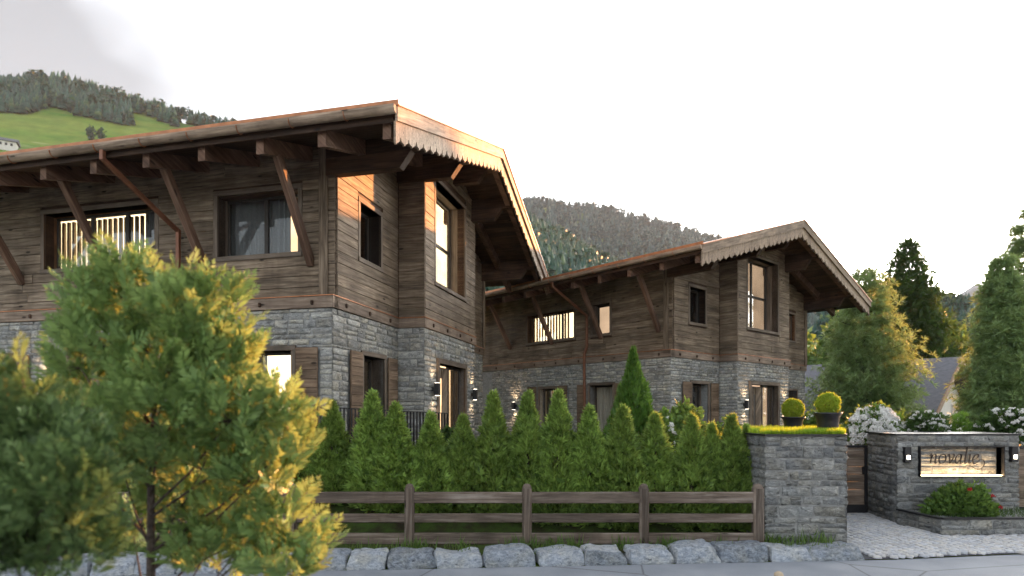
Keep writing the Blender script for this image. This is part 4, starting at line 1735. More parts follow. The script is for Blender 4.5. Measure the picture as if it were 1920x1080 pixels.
def rail_run(a, b, zt0, zt1, step, flat):
    d = (b - a)
    n = max(2, int(d.length / step))
    m = MB(); m.beam(a + Vector((0, 0, zt0)), b + Vector((0, 0, zt1)), 0.045, 0.02, bev=0.003); m.build('top_rail', 'black_metal', rail)
    m = MB(); m.beam(a + Vector((0, 0, 0.06)), b + Vector((0, 0, 0.06)), 0.04, 0.02, bev=0.003); m.build('bottom_rail', 'black_metal', rail)
    for i in range(n + 1):
        p = a + d * (i / n)
        z = zt0 + (zt1 - zt0) * i / n
        m = MB()
        m.box(p, d.normalized(), Vector((-d.y, d.x, 0)).normalized(), (0, 0, 1), (-0.006, 0.006), (-flat / 2, flat / 2), (0.0, z - 0.008))
        m.build('baluster', 'black_metal', rail)


rail_run(RA, RB, top, top, 0.11, 0.02)
rail_run(RB, RC, top, top - 0.12, 0.075, 0.045)

# short wooden stake at the near edge of the road
st_o = empty('stake', (at(1460, 7.6), 7.6, 0))
tag(st_o, 'tip of a short wooden stake at the near edge of the road', 'stake')
m = MB()
m.wbox((-0.045, 0.045), (-0.045, 0.045), (-0.02, 0.19), 0.012, 2)
m.build('shaft', 'pale_wood', st_o)
m = MB(); m.lathe([(0.052, 0.185), (0.06, 0.2), (0.045, 0.225), (0.02, 0.24), (0.001, 0.243)], seg=12); m.build('cap', 'pale_wood', st_o)

# ------------------------------------------------------------------ plants: templates
def leaflet(w, bend=0.0):
    """diamond leaf along +y, unit length"""
    return [(0, 0, 0), (-w, 0.45, bend), (0, 1, 0), (w, 0.45, bend)], [(0, 1, 2), (0, 2, 3)]


def tmpl(items):
    """items: (leaf (v,t), Matrix 4x4) -> arrays"""
    V, T, b = [], [], 0
    for (v, t_), M in items:
        V += [tuple(M @ Vector(p)) for p in v]
        T += [tuple(i + b for i in q) for q in t_]
        b += len(v)
    return np.array(V), np.array(T)


def fan_spray(seed, n=6, spread=1.0, w=0.13):
    """flat scaly spray as of thuja"""
    r = random.Random(seed)
    it = []
    for i in range(n):
        a = (i / (n - 1) - 0.5) * spread * 2
        L = 1.0 - 0.35 * abs(a) + r.uniform(-0.1, 0.1)
        it.append((leaflet(w, r.uniform(-0.06, 0.06)), Matrix.Translation((0, 0.12 * i / n, r.uniform(-0.05, 0.05))) @ Matrix.Rotation(-a, 4, 'Z') @ Matrix.Rotation(r.uniform(-0.25, 0.25), 4, 'X') @ Matrix.Scale(L, 4)))
    return tmpl(it)


def frond(seed, n=9):
    """feathery pinnate frond along +y, unit length"""
    r = random.Random(seed)
    it = [(([(-0.012, 0, 0), (0.012, 0, 0), (0, 1, -0.10)], [(0, 1, 2)]), Matrix.Identity(4))]
    for i in range(n):
        y = 0.10 + 0.82 * i / (n - 1)
        L = 0.40 * math.sin(math.pi * (0.22 + 0.70 * i / (n - 1))) ** 0.8
        for s in (-1, 1):
            a = s * (0.85 + r.uniform(-0.12, 0.12))
            M = Matrix.Translation((0, y, -0.10 * y * y)) @ Matrix.Rotation(-a, 4, 'Z') @ Matrix.Rotation(r.uniform(-0.3, 0.15), 4, 'X') @ Matrix.Scale(L, 4)
            it.append((leaflet(0.15), M))
    it.append((leaflet(0.2), Matrix.Translation((0, 0.9, -0.08)) @ Matrix.Scale(0.2, 4)))
    return tmpl(it)


def needle_tuft(seed, n=16, w=0.05):
    r = random.Random(seed)
    it = []
    for i in range(n):
        th = r.uniform(0, 2 * math.pi)
        ph = math.acos(1 - r.random() * 1.15)
        d = Vector((math.sin(ph) * math.cos(th), math.cos(ph), math.sin(ph) * math.sin(th)))
        q = d.to_track_quat('Y', 'Z').to_matrix().to_4x4()
        it.append((leaflet(w), q @ Matrix.Scale(r.uniform(0.7, 1.0), 4)))
    return tmpl(it)


def leaf_clump(seed, n=7, w=0.28):
    r = random.Random(seed)
    it = []
    for i in range(n):
        d = Vector((r.gauss(0, 1), r.gauss(0.5, 0.8), r.gauss(0.2, 0.9))).normalized()
        q = d.to_track_quat('Y', 'Z').to_matrix().to_4x4()
        it.append((leaflet(w, 0.08), Matrix.Translation(d * r.uniform(0, 0.25)) @ q @ Matrix.Rotation(r.uniform(0, 6.3), 4, 'Y') @ Matrix.Scale(r.uniform(0.6, 1.0), 4)))
    return tmpl(it)


SPR = [fan_spray(i) for i in range(3)]
FRO = [frond(i) for i in range(3)]
NEE = [needle_tuft(i) for i in range(3)]
CLU = [leaf_clump(i) for i in range(3)]


def cloud(tm, P, D, S, g, roll=None):
    """scatter the templates tm over points P, directions D, sizes S"""
    P, D, S = np.asarray(P, float), np.asarray(D, float), np.asarray(S, float)
    k = g.integers(0, len(tm), len(P))
    up = g.normal(0, 0.25, (len(P), 3)) + np.array([0, 0, 1.0])
    rl = g.uniform(-0.6, 0.6, len(P)) if roll is None else g.uniform(-roll, roll, len(P))
    parts = []
    for i, (v, t_) in enumerate(tm):
        m = k == i
        if m.any():
            parts.append(scatter(v, t_, P[m], frames(D[m], up[m], rl[m], S[m])))
    return join(parts)


def plant(name, label, cat, loc, crown, mat, trunk=None, group=None, crown_name='crown', trunk_mat='bark', rz=0.0, sc=1.0):
    root = empty(name, loc, rz)
    root.scale = (sc, sc, sc) if not isinstance(sc, tuple) else sc
    tag(root, label, cat, group)
    o = link(bpy.data.objects.new(crown_name, crown if isinstance(crown, bpy.types.Mesh) else tri_mesh(crown_name, crown[0], crown[1], mat)), root)
    o['kind'] = 'stuff'
    if trunk is not None:
        if isinstance(trunk, bpy.types.Mesh):
            link(bpy.data.objects.new('trunk', trunk), root)
        else:
            trunk.build('trunk', trunk_mat, root, True)
    return root


# ------------------------------------------------------------------ thuja hedge
def thuja_crown(seed, H=2.0, R=0.36, n=1500, size=0.135):
    g = np.random.default_rng(seed)
    r = random.Random(seed)
    lobes = [(r.uniform(0, 2 * math.pi), r.uniform(0, 0.8), r.uniform(0.07, 0.2), r.uniform(0.3, 0.7)) for _ in range(26)]
    t_ = g.random(n) ** 1.15
    th = g.uniform(0, 2 * math.pi, n)
    prof = R * np.minimum(1.0, (1 - t_) * 1.25) ** 0.85 * (0.72 + 0.28 * np.minimum(1, t_ * 5))
    k = np.ones(n)
    for a, z, w, amp in lobes:
        da = np.angle(np.exp(1j * (th - a)))
        k += amp * np.exp(-(da / 0.34) ** 2) * np.exp(-((t_ - z) / w) ** 2)
    k = 0.68 + 0.42 * (k - 1)
    depth = np.where(g.random(n) < 0.7, g.uniform(0.86, 1.05, n), g.uniform(0.45, 0.9, n))
    rad = prof * k * depth * 1.35
    P = np.stack([rad * np.cos(th), rad * np.sin(th), t_ * H + g.uniform(-0.03, 0.03, n)], 1)
    D = np.stack([np.cos(th) * 0.55, np.sin(th) * 0.55, np.full(n, 1.0)], 1) + g.normal(0, 0.28, (n, 3))
    S = size * g.uniform(0.7, 1.25, n) * (0.75 + 0.35 * (1 - t_))
    V, T = cloud(SPR, P, D, S, g, 1.5)
    return V, T


THU = [tri_mesh('thuja_crown', *thuja_crown(200 + i, 2.0, 0.36, 1900, 0.155), 'thuja_green') for i in range(7)]
tm = MB(); tm.tube([(0, 0, -0.3), (0.01, 0, 0.8), (0, 0.01, 1.8)], [0.035, 0.025, 0.006], 7)
THU_STEM = tm.mesh('trunk'); THU_STEM.materials.append(MAT['bark'])
HY = 10.75
hedge = [(1400, 800, 0.72), (1372, 782, 1.0), (1335, 797, 0.9), (1297, 779, 1.05), (1228, 779, 1.1), (1168, 765, 1.1), (1105, 765, 1.05), (1047, 738, 1.12), (990, 738, 1.1), (925, 740, 1.05),
         (868, 780, 1.0), (808, 776, 1.0), (742, 760, 1.1), (698, 737, 1.1), (622, 755, 1.05), (560, 760, 1.1), (500, 765, 1.05), (440, 750, 1.1),
         (380, 770, 1.05), (320, 755, 1.1), (262, 770, 1.1), (200, 775, 1.1), (140, 765, 1.1), (80, 770, 1.1), (20, 760, 1.1)]
for i, (px, py, wd) in enumerate(hedge):
    Y = HY + rnd.uniform(-0.1, 0.15)
    z0 = garden_z(at(px, Y), Y) - 0.05
    top = CAM_H + (HOR - py) * Y / F_PX
    hs = (top - z0) / 2.03
    lab = f'pointed green thuja in the hedge behind the fence, {ORD[i] if i < 23 else ["twenty-fourth", "twenty-fifth"][i - 23]} counted from the stone pier'
    plant('thuja', lab, 'thuja', (at(px, Y), Y, z0), THU[(i * 3) % 7], None, THU_STEM, 'thujas of the hedge behind the fence', rz=rnd.uniform(0, 6.3), sc=(wd * rnd.uniform(0.94, 1.12), wd * 1.0, hs))

# bigger conical thuja in the garden and low shrubs near it
V, T = thuja_crown(300, 2.3, 0.62, 3000, 0.17)
plant('conical_conifer', 'bright green conical conifer standing behind the hedge before the farther chalet', 'conifer', (at(1187, 13.2), 13.2, 1.05), (V, T), 'thuja_bright', THU_STEM, sc=(0.70, 0.70, (CAM_H + (HOR - 655) * 13.2 / F_PX - 1.05) / 2.35))


def bush_crown(seed, rx, ry, rz, n, size, tm=CLU, flat=0.0, shell=0.55):
    g = np.random.default_rng(seed)
    d = g.normal(0, 1, (n, 3)); d[:, 2] = np.abs(d[:, 2]) * 1.0 - flat
    d /= np.linalg.norm(d, axis=1, keepdims=True)
    ph = np.arctan2(d[:, 1], d[:, 0])
    bump = 1 + 0.14 * np.sin(ph * 3 + seed) * np.cos(d[:, 2] * 5 + seed) + 0.09 * np.sin(ph * 7 + 2 * seed + d[:, 2] * 6)
    rr = (shell + (1 - shell) * g.random(n) ** 0.5) * bump
    P = d * rr[:, None] * np.array([rx, ry, rz])
    D = d + np.array([0, 0, 0.45]) + g.normal(0, 0.4, (n, 3))
    return cloud(tm, P, D, size * g.uniform(0.7, 1.3, n), g, 3.1)


for px, py, Y, rx, hgt, mat, lab in (
        (1282, 762, 12.6, 0.42, 1.05, 'thuja_green', 'small upright green shrub by the shuttered corner of the farther chalet'),
        (1262, 800, 12.2, 0.5, 0.75, 'leaf_mid', 'low leafy shrub showing between the thujas below the farther chalet'),
        (1350, 800, 13.0, 0.55, 0.75, 'leaf_mid', 'low rounded shrub beside the farther chalet near the planted pier'),
        (1520, 790, 15.5, 0.5, 0.9, 'leaf_mid', 'leafy shrub behind the two potted box balls'),
        (845, 812, 11.7, 0.45, 0.7, 'leaf_dark', 'dark shrub at the end of the black railing')):
    z = CAM_H + (HOR - py) * Y / F_PX
    plant('shrub', lab, 'shrub', (at(px, Y), Y, z - hgt), bush_crown(int(px), rx, rx, hgt, 420, 0.15), mat, crown_name='foliage')

# ------------------------------------------------------------------ grass and potted box balls on the pier
g = np.random.default_rng(5)
gp = []
while len(gp) < 9000:
    x, y = g.uniform(4.1, 7.0), g.uniform(PY - 0.02, 13.15)
    if g.random() < 0.55: y = PY + 0.9 * g.random() ** 1.6
    if in_poly(x, y, pier_poly):
        gp.append((x, y, PZ + 0.025))
gp = np.array(gp)
D = np.stack([g.normal(0, 0.3, len(gp)), g.normal(-0.05, 0.3, len(gp)), np.ones(len(gp))], 1)
bl = (np.array([(-0.045, 0, 0), (0.045, 0, 0), (0.03, 0.55, 0.05), (-0.03, 0.55, 0.05), (0, 1, 0.16)]), np.array([(0, 1, 2), (0, 2, 3), (3, 2, 4)]))
V, T = cloud([bl], gp, D, g.uniform(0.06, 0.125, len(gp)), g, 3.1)
o = link(bpy.data.objects.new('grass', tri_mesh('grass', V, T, 'grass_blade')))
tag(o, 'bright green grass growing on top of the stone pier', 'grass', kind='stuff')


def potted(px, Y, py_base, py_rim, py_top, wr, label):
    x, y, z = at(px, Y, py_base)
    z = PZ + 0.03
    k = Y / F_PX
    h = (py_base - py_rim) * k
    R = wr * k / 2
    P = empty('potted_box_ball', (x, Y, z))
    tag(P, label, 'potted plant', 'box balls in black pots')
    m = MB()
    m.lathe([(0.001, 0), (R * 0.66, 0.0), (R * 0.70, 0.012), (R * 0.74, h * 0.45), (R * 0.82, h * 0.78), (R * 0.97, h * 0.93), (R * 1.0, h), (R * 0.93, h), (R * 0.88, h * 0.93), (0.001, h * 0.92)], seg=28)
    m.build('pot', 'pot_black', P, True)
    rb = (py_rim - py_top) * k * 0.51
    g = np.random.default_rng(px)
    n = 2600
    d = g.normal(0, 1, (n, 3)); d /= np.linalg.norm(d, axis=1, keepdims=True)
    rr = np.where(g.random(n) < 0.75, g.uniform(0.86, 1.03, n), g.uniform(0.6, 0.9, n)) * (1 + 0.05 * np.sin(d[:, 0] * 6 + px) * np.cos(d[:, 2] * 7) + 0.03 * np.sin(d[:, 1] * 13))
    V, T = cloud(CLU, d * rr[:, None] * rb, d + g.normal(0, 0.4, (n, 3)), rb * 0.13 * g.uniform(0.7, 1.5, n), g, 3.1)
    o = bpy.data.objects.new('foliage', tri_mesh('foliage', V, T, 'box_leaf'))
    o.location = (0, 0, h + rb * 0.80)
    o['kind'] = 'stuff'
    link(o, P)
    m = MB(); m.lathe([(0.04, h * 0.85), (0.035, h + rb)], seg=7); m.build('stem', 'bark', P)


potted(1552, 10.75, 818, 780, 741, 50, 'larger clipped box ball in a black pot at the front edge of the pier')
potted(1487, 12.4, 806, 781, 745, 43, 'smaller clipped box ball in a black pot farther back on the pier')


# ------------------------------------------------------------------ flowering shrubs behind the walls
def flower_heads(root, pts, rad, mat, seed):
    g = np.random.default_rng(seed)
    for i, p in enumerate(pts):
        n = 70
        d = g.normal(0, 1, (n, 3)); d[:, 2] = np.abs(d[:, 2]) - 0.35
        d /= np.linalg.norm(d, axis=1, keepdims=True)
        R = rad * g.uniform(0.75, 1.15)
        if i < 6:
            V, T = cloud(CLU, d * R * 0.75, d, R * 0.45 * g.uniform(0.8, 1.2, n), g, 3.1)
            me = tri_mesh('flower_head', V, T, mat)
            flower_heads.me.setdefault((mat, rad), []).append(me)
        else:
            L = flower_heads.me[(mat, rad)]
            me = L[i % len(L)]
        o = bpy.data.objects.new('flower_head', me)
        o.location = p
        o.rotation_euler = (0, 0, g.uniform(0, 6.3))
        link(o, root)


flower_heads.me = {}


def flower_bush(px0, px1, py0, py1, Y, rad, nfl, label, leafmat, seed, up=0.2):
    x0, x1 = at(px0, Y), at(px1, Y)
    zt_ = CAM_H + (HOR - py0) * Y / F_PX
    zb = CAM_H + (HOR - py1) * Y / F_PX
    rx = (x1 - x0) / 2
    B = plant('flowering_shrub', label, 'shrub', ((x0 + x1) / 2, Y, zb), bush_crown(seed, rx * 0.95, 0.5, (zt_ - zb) * 0.92, 900, 0.13), leafmat, group='white flowering shrubs behind the walls', crown_name='foliage')
    g = random.Random(seed)
    pts = []
    while len(pts) < nfl:
        a = g.uniform(-0.15, math.pi + 0.15); e = g.uniform(-0.15, 1.4)
        d = Vector((math.cos(a) * math.cos(e), -math.sin(a) * math.cos(e), math.sin(e)))
        p = Vector((d.x * rx, d.y * 0.55, d.z * (zt_ - zb))) * g.uniform(0.9, 1.03)
        if all((p - q).length > rad * 1.25 for q in pts):
            pts.append(p)
        elif g.random() < 0.02:
            pts.append(p)
    flower_heads(B, pts, rad, 'white_petal', seed)
    return B


flower_bush(1582, 1692, 764, 838, 14.2, 0.095, 92, 'large shrub covered in round white flower heads behind the gate', 'leaf_mid', 61)
flower_bush(1690, 1776, 772, 830, 13.9, 0.05, 80, 'dark shrub dotted with small white flowers above the name sign', 'leaf_dark', 62)
flower_bush(1826, 1950, 766, 830, 13.9, 0.05, 100, 'dark shrub dotted with small white flowers at the right-hand picture edge', 'leaf_dark', 63)
flower_bush(1500, 1545, 775, 830, 15.0, 0.05, 22, 'shrub with sparse white flowers seen between the two pots', 'leaf_mid', 64)
flower_bush(1225, 1262, 780, 850, 11.9, 0.05, 16, 'small shrub with pale flowers showing between two thujas of the hedge', 'leaf_mid', 65)
for px, py, Y, rx, hgt, lab in ((1800, 778, 14.3, 0.28, 1.3, 'light green upright shrub between the two white flowering shrubs'), (1690, 775, 15.2, 0.3, 1.2, 'light green upright shrub behind the large white flowering shrub')):
    z = CAM_H + (HOR - py) * Y / F_PX
    plant('shrub', lab, 'shrub', (at(px, Y), Y, z - hgt), bush_crown(int(px), rx, rx, hgt, 420, 0.13, SPR), 'thuja_bright', crown_name='foliage')

# planter bush with red poppies
x, y, z = at(1803, 11.55), 11.55, 0.28
PB = plant('planter_bush', 'bushy green perennial with a few red flowers below the name sign', 'bush', (x, y, z), bush_crown(71, 0.60, 0.32, 0.52, 900, 0.12, SPR + CLU), 'leaf_mid', crown_name='foliage')
for px, py in ((1818, 918), (1861, 931), (1876, 952)):
    fx, fy, fz = at(px, 11.3, py)
    m = MB()
    m.tube([(fx - x - 0.12, fy - y + 0.05, 0.0), (fx - x - 0.03, fy - y, (fz - z) * 0.7), (fx - x, fy - y, fz - z)], [0.006, 0.005, 0.004], 5)
    st2 = m.build('stem', 'leaf_mid', PB)
    g = np.random.default_rng(px)
    d = g.normal(0, 1, (14, 3)); d[:, 2] = np.abs(d[:, 2])
    V, T = cloud(CLU, np.tile([[fx - x, fy - y, fz - z]], (14, 1)) + d * 0.01, d, np.full(14, 0.032), g, 3)
    link(bpy.data.objects.new('poppy', tri_mesh('poppy', V, T, 'red_petal')), PB)
g = np.random.default_rng(9)
gp = np.stack([g.uniform(7.8, 12.5, 2600), 11.12 + 0.8 * g.random(2600), np.full(2600, 0.29)], 1)
V, T = cloud([bl], gp, np.stack([g.normal(0, 0.4, 2600), g.normal(0, 0.4, 2600), np.ones(2600)], 1), g.uniform(0.05, 0.14, 2600), g, 3.1)
o = link(bpy.data.objects.new('ground_cover', tri_mesh('ground_cover', V, T, 'leaf_dark')))
tag(o, 'thin dark ground cover in the low stone planter', 'ground cover', kind='stuff')
m = MB(); m.poly([(7.76, 11.05, 0.285), (13.4, 11.2, 0.285), (13.4, 12.0, 0.285), (7.64, 12.0, 0.285)]); so = m.build('soil', 'soil'); tag(so, 'dark soil in the low stone planter', kind='stuff')


# weeds in the strip between the kerb boulders and the fence
g = np.random.default_rng(15)
wx = g.uniform(-7.5, 5.3, 5200)
wy = np.array([kerb_y(x) for x in wx]) + 0.12 + 0.75 * g.random(5200) ** 0.7
clus = np.sin(wx * 3.1) + np.sin(wx * 7.7 + 1) + g.normal(0, 0.7, 5200)
keep = clus > 0.1
wp = np.stack([wx, wy, np.full(5200, 0.02) + 0.10 * np.clip((wy - np.array([kerb_y(x) for x in wx]) - 0.2) / 0.5, 0, 1)], 1)[keep]
n = len(wp)
V, T = cloud([bl], wp, np.stack([g.normal(0, 0.45, n), g.normal(0, 0.45, n), np.ones(n)], 1), g.uniform(0.08, 0.24, n), g, 3.1)
o = link(bpy.data.objects.new('weeds', tri_mesh('weeds', V, T, 'leaf_mid')))
tag(o, 'sparse weeds growing between the kerb boulders and under the fence', 'weeds', kind='stuff')


# ------------------------------------------------------------------ conifers
def conifer(seed, H, R, levels, per, tm, size, droop=0.0, clump=0.0, start=0.12, pw=0.9, dens=1.0, inner=0.25):
    """trunk and whorled branches carrying tufts; returns crown arrays and trunk builder"""
    g = np.random.default_rng(seed)
    r = random.Random(seed)
    P, D, S = [], [], []
    tr = MB()
    tr.tube([(0, 0, -0.3), (0, 0, H * 0.3), (0.02, 0, H * 0.7), (0, 0, H * 0.98)], [H * 0.018, H * 0.014, H * 0.008, 0.01], 8)
    for i in range(levels):
        t_ = (i + r.uniform(-0.3, 0.3)) / levels
        z = H * (start + (1 - start) * t_)
        L = R * (1 - t_) ** pw * r.uniform(0.8, 1.12) + 0.10 * R
        nb = max(4, int(per * (0.55 + 0.6 * (1 - t_))))
        a0 = r.uniform(0, 6.3)
        for b in range(nb):
            a = a0 + 2 * math.pi * b / nb + r.uniform(-0.25, 0.25)
            ll = L * r.uniform(0.72, 1.15)
            tip = Vector((math.cos(a) * ll, math.sin(a) * ll, z + ll * (0.28 - droop) + r.uniform(-0.06, 0.06) * H * 0.3))
            root = Vector((0, 0, z))
            if ll > 0.25 * R:
                mid = root.lerp(tip, 0.5) + Vector((0, 0, -0.06 * ll))
                tr.tube([root, mid, tip], [0.012 * ll + 0.008, 0.008 * ll + 0.005, 0.004], 4)
            m = max(3, int(dens * 10 * ll / R + 2))
            for k in range(m):
                f = inner + (1 - inner) * (k + r.random()) / m
                sp = (0.05 + 0.12 * f) * ll + 0.02
                p = root.lerp(tip, f) + Vector((r.gauss(0, sp), r.gauss(0, sp), r.gauss(0, sp * 0.6)))
                P.append(tuple(p))
                dd = (tip - root).normalized() + Vector((r.gauss(0, 0.45), r.gauss(0, 0.45), 0.5 - droop + r.gauss(0, 0.3)))
                D.append(tuple(dd))
                S.append(size * r.uniform(0.7, 1.25))
    for k in range(10):
        P.append((r.gauss(0, 0.04), r.gauss(0, 0.04), H * (0.93 + 0.08 * k / 10))); D.append((r.gauss(0, 0.2), r.gauss(0, 0.2), 1)); S.append(size * 0.8)
    return cloud(tm, P, D, S, g, 3.1), tr


def put_conifer(name, label, px, Y, py_top, z0, R, mat, seed, **kw):
    H = CAM_H + (HOR - py_top) * Y / F_PX - z0
    crown, tr = conifer(seed, H, R, **{**dict(levels=20, per=9, tm=NEE, size=0.42), **kw})
    return plant(name, label, 'tree', (at(px, Y), Y, z0), crown, mat, tr, 'conifers by the farther chalet')


put_conifer('pine_tree', 'bushy sunlit pine with golden edge beside the farther chalet', 1622, 28.5, 497, 0.8, 2.15, 'pine_green', 81, levels=21, per=10, size=0.31, pw=0.62, dens=3.6, inner=0.35)
put_conifer('pine_tree', 'dense grey-green pine at the picture edge above the low planter', 1880, 20.0, 478, 0.9, 1.12, 'pine_green', 82, levels=26, per=12, size=0.23, pw=0.6, dens=3.6, inner=0.3)
put_conifer('pine_tree', 'tall pine at the picture edge rising behind the denser pine', 1925, 25.0, 395, 0.9, 1.7, 'pine_green', 83, levels=26, per=11, size=0.29, pw=0.7, dens=3.2, inner=0.3)
put_conifer('fir_tree', 'tall dark fir with pointed top behind the grey neighbouring roof', 1705, 50.0, 452, 0.0, 4.6, 'fir_dark', 84, levels=26, per=11, size=0.95, droop=0.25, pw=0.85, dens=1.6)


def broadleaf(name, label, px, Y, py_top, z0, rx, mat, seed, n=900, size=0.6):
    ztp = CAM_H + (HOR - py_top) * Y / F_PX
    H = ztp - z0
    g = np.random.default_rng(seed)
    parts = []
    r = random.Random(seed)
    for i in range(9):
        c = Vector((r.uniform(-0.6, 0.6) * rx, r.uniform(-0.6, 0.6) * rx, H * r.uniform(0.40, 0.80)))
        if i == 0: c = Vector((0, 0, H * 0.74))
        v, t_ = bush_crown(seed + i, rx * 0.55, rx * 0.55, H * 0.26, n // 9, size, flat=0.8)
        parts.append((v + np.array(c), t_))
    tr = MB()
    tr.tube([(0, 0, -0.2), (0.1, 0, H * 0.3), (0, 0.1, H * 0.7)], [H * 0.03, H * 0.022, H * 0.008], 8)
    for k in range(5):
        a = k * 1.3 + r.random()
        tr.tube([(0.08, 0, H * 0.3), (math.cos(a) * rx * 0.3, math.sin(a) * rx * 0.3, H * 0.5), (math.cos(a) * rx * 0.55, math.sin(a) * rx * 0.55, H * 0.65)], [H * 0.012, H * 0.008, H * 0.003], 5)
    return plant(name, label, 'tree', (at(px, Y), Y, z0), join(parts), mat, tr, 'leafy trees behind the neighbouring roof')


broadleaf('leafy_tree', 'round dark leafy tree just behind the sunlit pine', 1662, 62, 545, 0, 4.5, 'fir_dark', 91, 1300, 0.75)
broadleaf('leafy_tree', 'dark leafy tree between the pointed fir and the grey roof end', 1752, 60, 590, 0, 3.8, 'leaf_dark', 92, 1300, 0.75)
broadleaf('leafy_tree', 'green leafy tree low behind the end of the grey roof', 1792, 58, 632, 0, 3.2, 'leaf_mid', 93, 1000, 0.7)
broadleaf('leafy_tree', 'pale green leafy tree seen past the corner of the farther chalet', 1532, 66, 620, 0, 4.0, 'leaf_mid', 94, 1000, 0.8)

# ------------------------------------------------------------------ feathery conifers close to the camera
def feathery(name, label, px, Y, blobs, z0, nfr, size, seed, trunk_pts, mat='frond_green'):
    """blobs: (px,py,rx_px,ry_px,depth_m) lobes of the crown, placed round the trunk"""
    g = np.random.default_rng(seed)
    r = random.Random(seed)
    x0 = at(px, Y)
    P, D, S = [], [], []
    tr = MB()
    tr.tube([(a, b, c) for a, b, c, _ in trunk_pts], [q[3] for q in trunk_pts], 8)
    area = sum(b[2] * b[3] for b in blobs)
    for bx, by, rx, ry, dy in blobs:
        cx, cy, cz = at(bx, Y + dy, by)
        c = Vector((cx - x0, dy, cz - z0))
        k = (Y + dy) / F_PX
        R = Vector((rx * k, min(rx, ry) * k * 0.8, ry * k))
        # a limb from the trunk to the lobe, twigs to its surface
        zt_ = min(max(c.z - 0.45 - abs(c.x) * 0.3, 0.4), trunk_pts[-1][2])
        limb0 = Vector((0, 0, zt_))
        tr.tube([limb0, limb0.lerp(c, 0.5) + Vector((0, 0, -0.05)), c], [0.012, 0.008, 0.004], 5)
        m = int(nfr * rx * ry / area)
        for i in range(m):
            d = Vector((r.gauss(0, 1), r.gauss(0, 1), r.gauss(0.15, 1))).normalized()
            rr = r.uniform(0.25, 1.0) ** 0.6
            p = c + Vector((d.x * R.x, d.y * R.y, d.z * R.z)) * rr
            if i % 14 == 0:
                tr.tube([c, p], [0.005, 0.002], 3)
            dirn = Vector((d.x * 0.8, d.y * 0.8, d.z * 0.35 + 0.85)) + Vector((r.gauss(0, 0.3), r.gauss(0, 0.3), r.gauss(0, 0.25)))
            P.append(tuple(p)); D.append(tuple(dirn)); S.append(size * r.uniform(0.65, 1.25))
    V, T = cloud(FRO, P, D, S, g, 1.6)
    return plant(name, label, 'tree', (x0, Y, z0), (V, T), mat, tr, 'feathery conifers close to the camera')


TY = 4.3
feathery('feathery_conifer', 'feathery green conifer with golden sunlit side standing before the nearer chalet', 280, TY,
         [(228, 535, 26, 55, 0.0), (175, 565, 45, 50, 0.05), (250, 600, 75, 75, 0.1), (350, 590, 60, 65, -0.05), (415, 575, 25, 45, 0.05), (195, 650, 55, 45, -0.1), (320, 690, 115, 90, 0.0),
          (425, 680, 45, 70, 0.1), (180, 755, 60, 70, 0.15), (300, 800, 110, 75, -0.1), (430, 790, 85, 70, -0.05), (520, 780, 45, 45, 0.0), (380, 880, 115, 60, 0.1), (490, 890, 65, 55, 0.0),
          (420, 970, 70, 45, 0.15), (520, 985, 60, 45, 0.1), (380, 1050, 60, 40, 0.0), (580, 1030, 35, 25, 0.1), (520, 1075, 70, 35, -0.1), (250, 1000, 25, 50, 0.25), (330, 950, 60, 50, 0.25), (440, 1040, 80, 50, 0.2), (150, 690, 30, 40, 0.0), (150, 840, 55, 45, 0.2), (230, 880, 50, 35, 0.1), (540, 840, 40, 40, 0.05)],
         0.0, 1750, 0.23, 41, [(0, 0, -0.05, 0.036), (0.01, 0, 0.9, 0.03), (0.0, 0.02, 1.7, 0.024), (0.05, 0, 2.5, 0.014), (0.03, 0, 3.0, 0.006)])
feathery('feathery_conifer', 'feathery conifer coloured as if in shade, cut by the picture edge next to the sunlit one', 70, 3.3,
         [(15, 770, 35, 50, 0.0), (100, 830, 70, 45, 0.1), (10, 880, 70, 80, 0.0), (110, 930, 80, 70, -0.05), (20, 1010, 100, 80, 0.0), (140, 1030, 70, 60, 0.1), (40, 700, 8, 25, 0.0), (-70, 820, 70, 110, 0.0), (-70, 1000, 80, 110, 0.0)],
         0.0, 1100, 0.20, 42, [(0, 0, -0.05, 0.04), (0, 0, 0.8, 0.03), (0.02, 0, 1.6, 0.02), (0, 0, 2.2, 0.008)], 'frond_shaded')

# ------------------------------------------------------------------ neighbouring house with grey roof
U2, V2 = Vector((-0.695, 0.719, 0)), Vector((0.719, 0.695, 0))
nh = empty('neighbouring_house', (24.2, 33.0, 0.0), math.atan2(V2.y, V2.x) - math.pi / 2)
tag(nh, 'neighbouring house with plain grey roof and pale gable behind the conifers', 'house')
# local x = -U2 direction (gable outward), y = V2
m = MB()
rzg, ln_, hw = 5.25, 15.0, 6.2
drop = 3.25
pts = [Vector((-ln_, -hw + 0.6, -0.2)), Vector((-0.7, -hw + 0.6, -0.2)), Vector((-0.7, hw - 0.6, -0.2)), Vector((-ln_, hw - 0.6, -0.2))]
m.wbox((-ln_, -0.7), (-hw + 0.6, hw - 0.6), (-0.2, rzg - drop + 0.1))
m.extrude([Vector((-0.7, -hw + 0.6, rzg - drop + 0.1)), Vector((-0.7, hw - 0.6, rzg - drop + 0.1)), Vector((-0.7, 0, rzg - 0.25))], (-ln_ + 0.8, 0, 0))
m.build('wall', 'white_wall', nh)
m = MB()
for s in (-1, 1):
    B = Vector((0, s * hw, -drop)).normalized()
    L = math.hypot(hw, drop)
    m.box((0, 0, rzg), (1, 0, 0), B, B.cross(Vector((1, 0, 0))) * (1 if s < 0 else -1), (-ln_ - 0.5, 0), (0, L), (-0.12, 0.0) if True else None)
nroof = m.build('roof', 'grey_slate', nh)
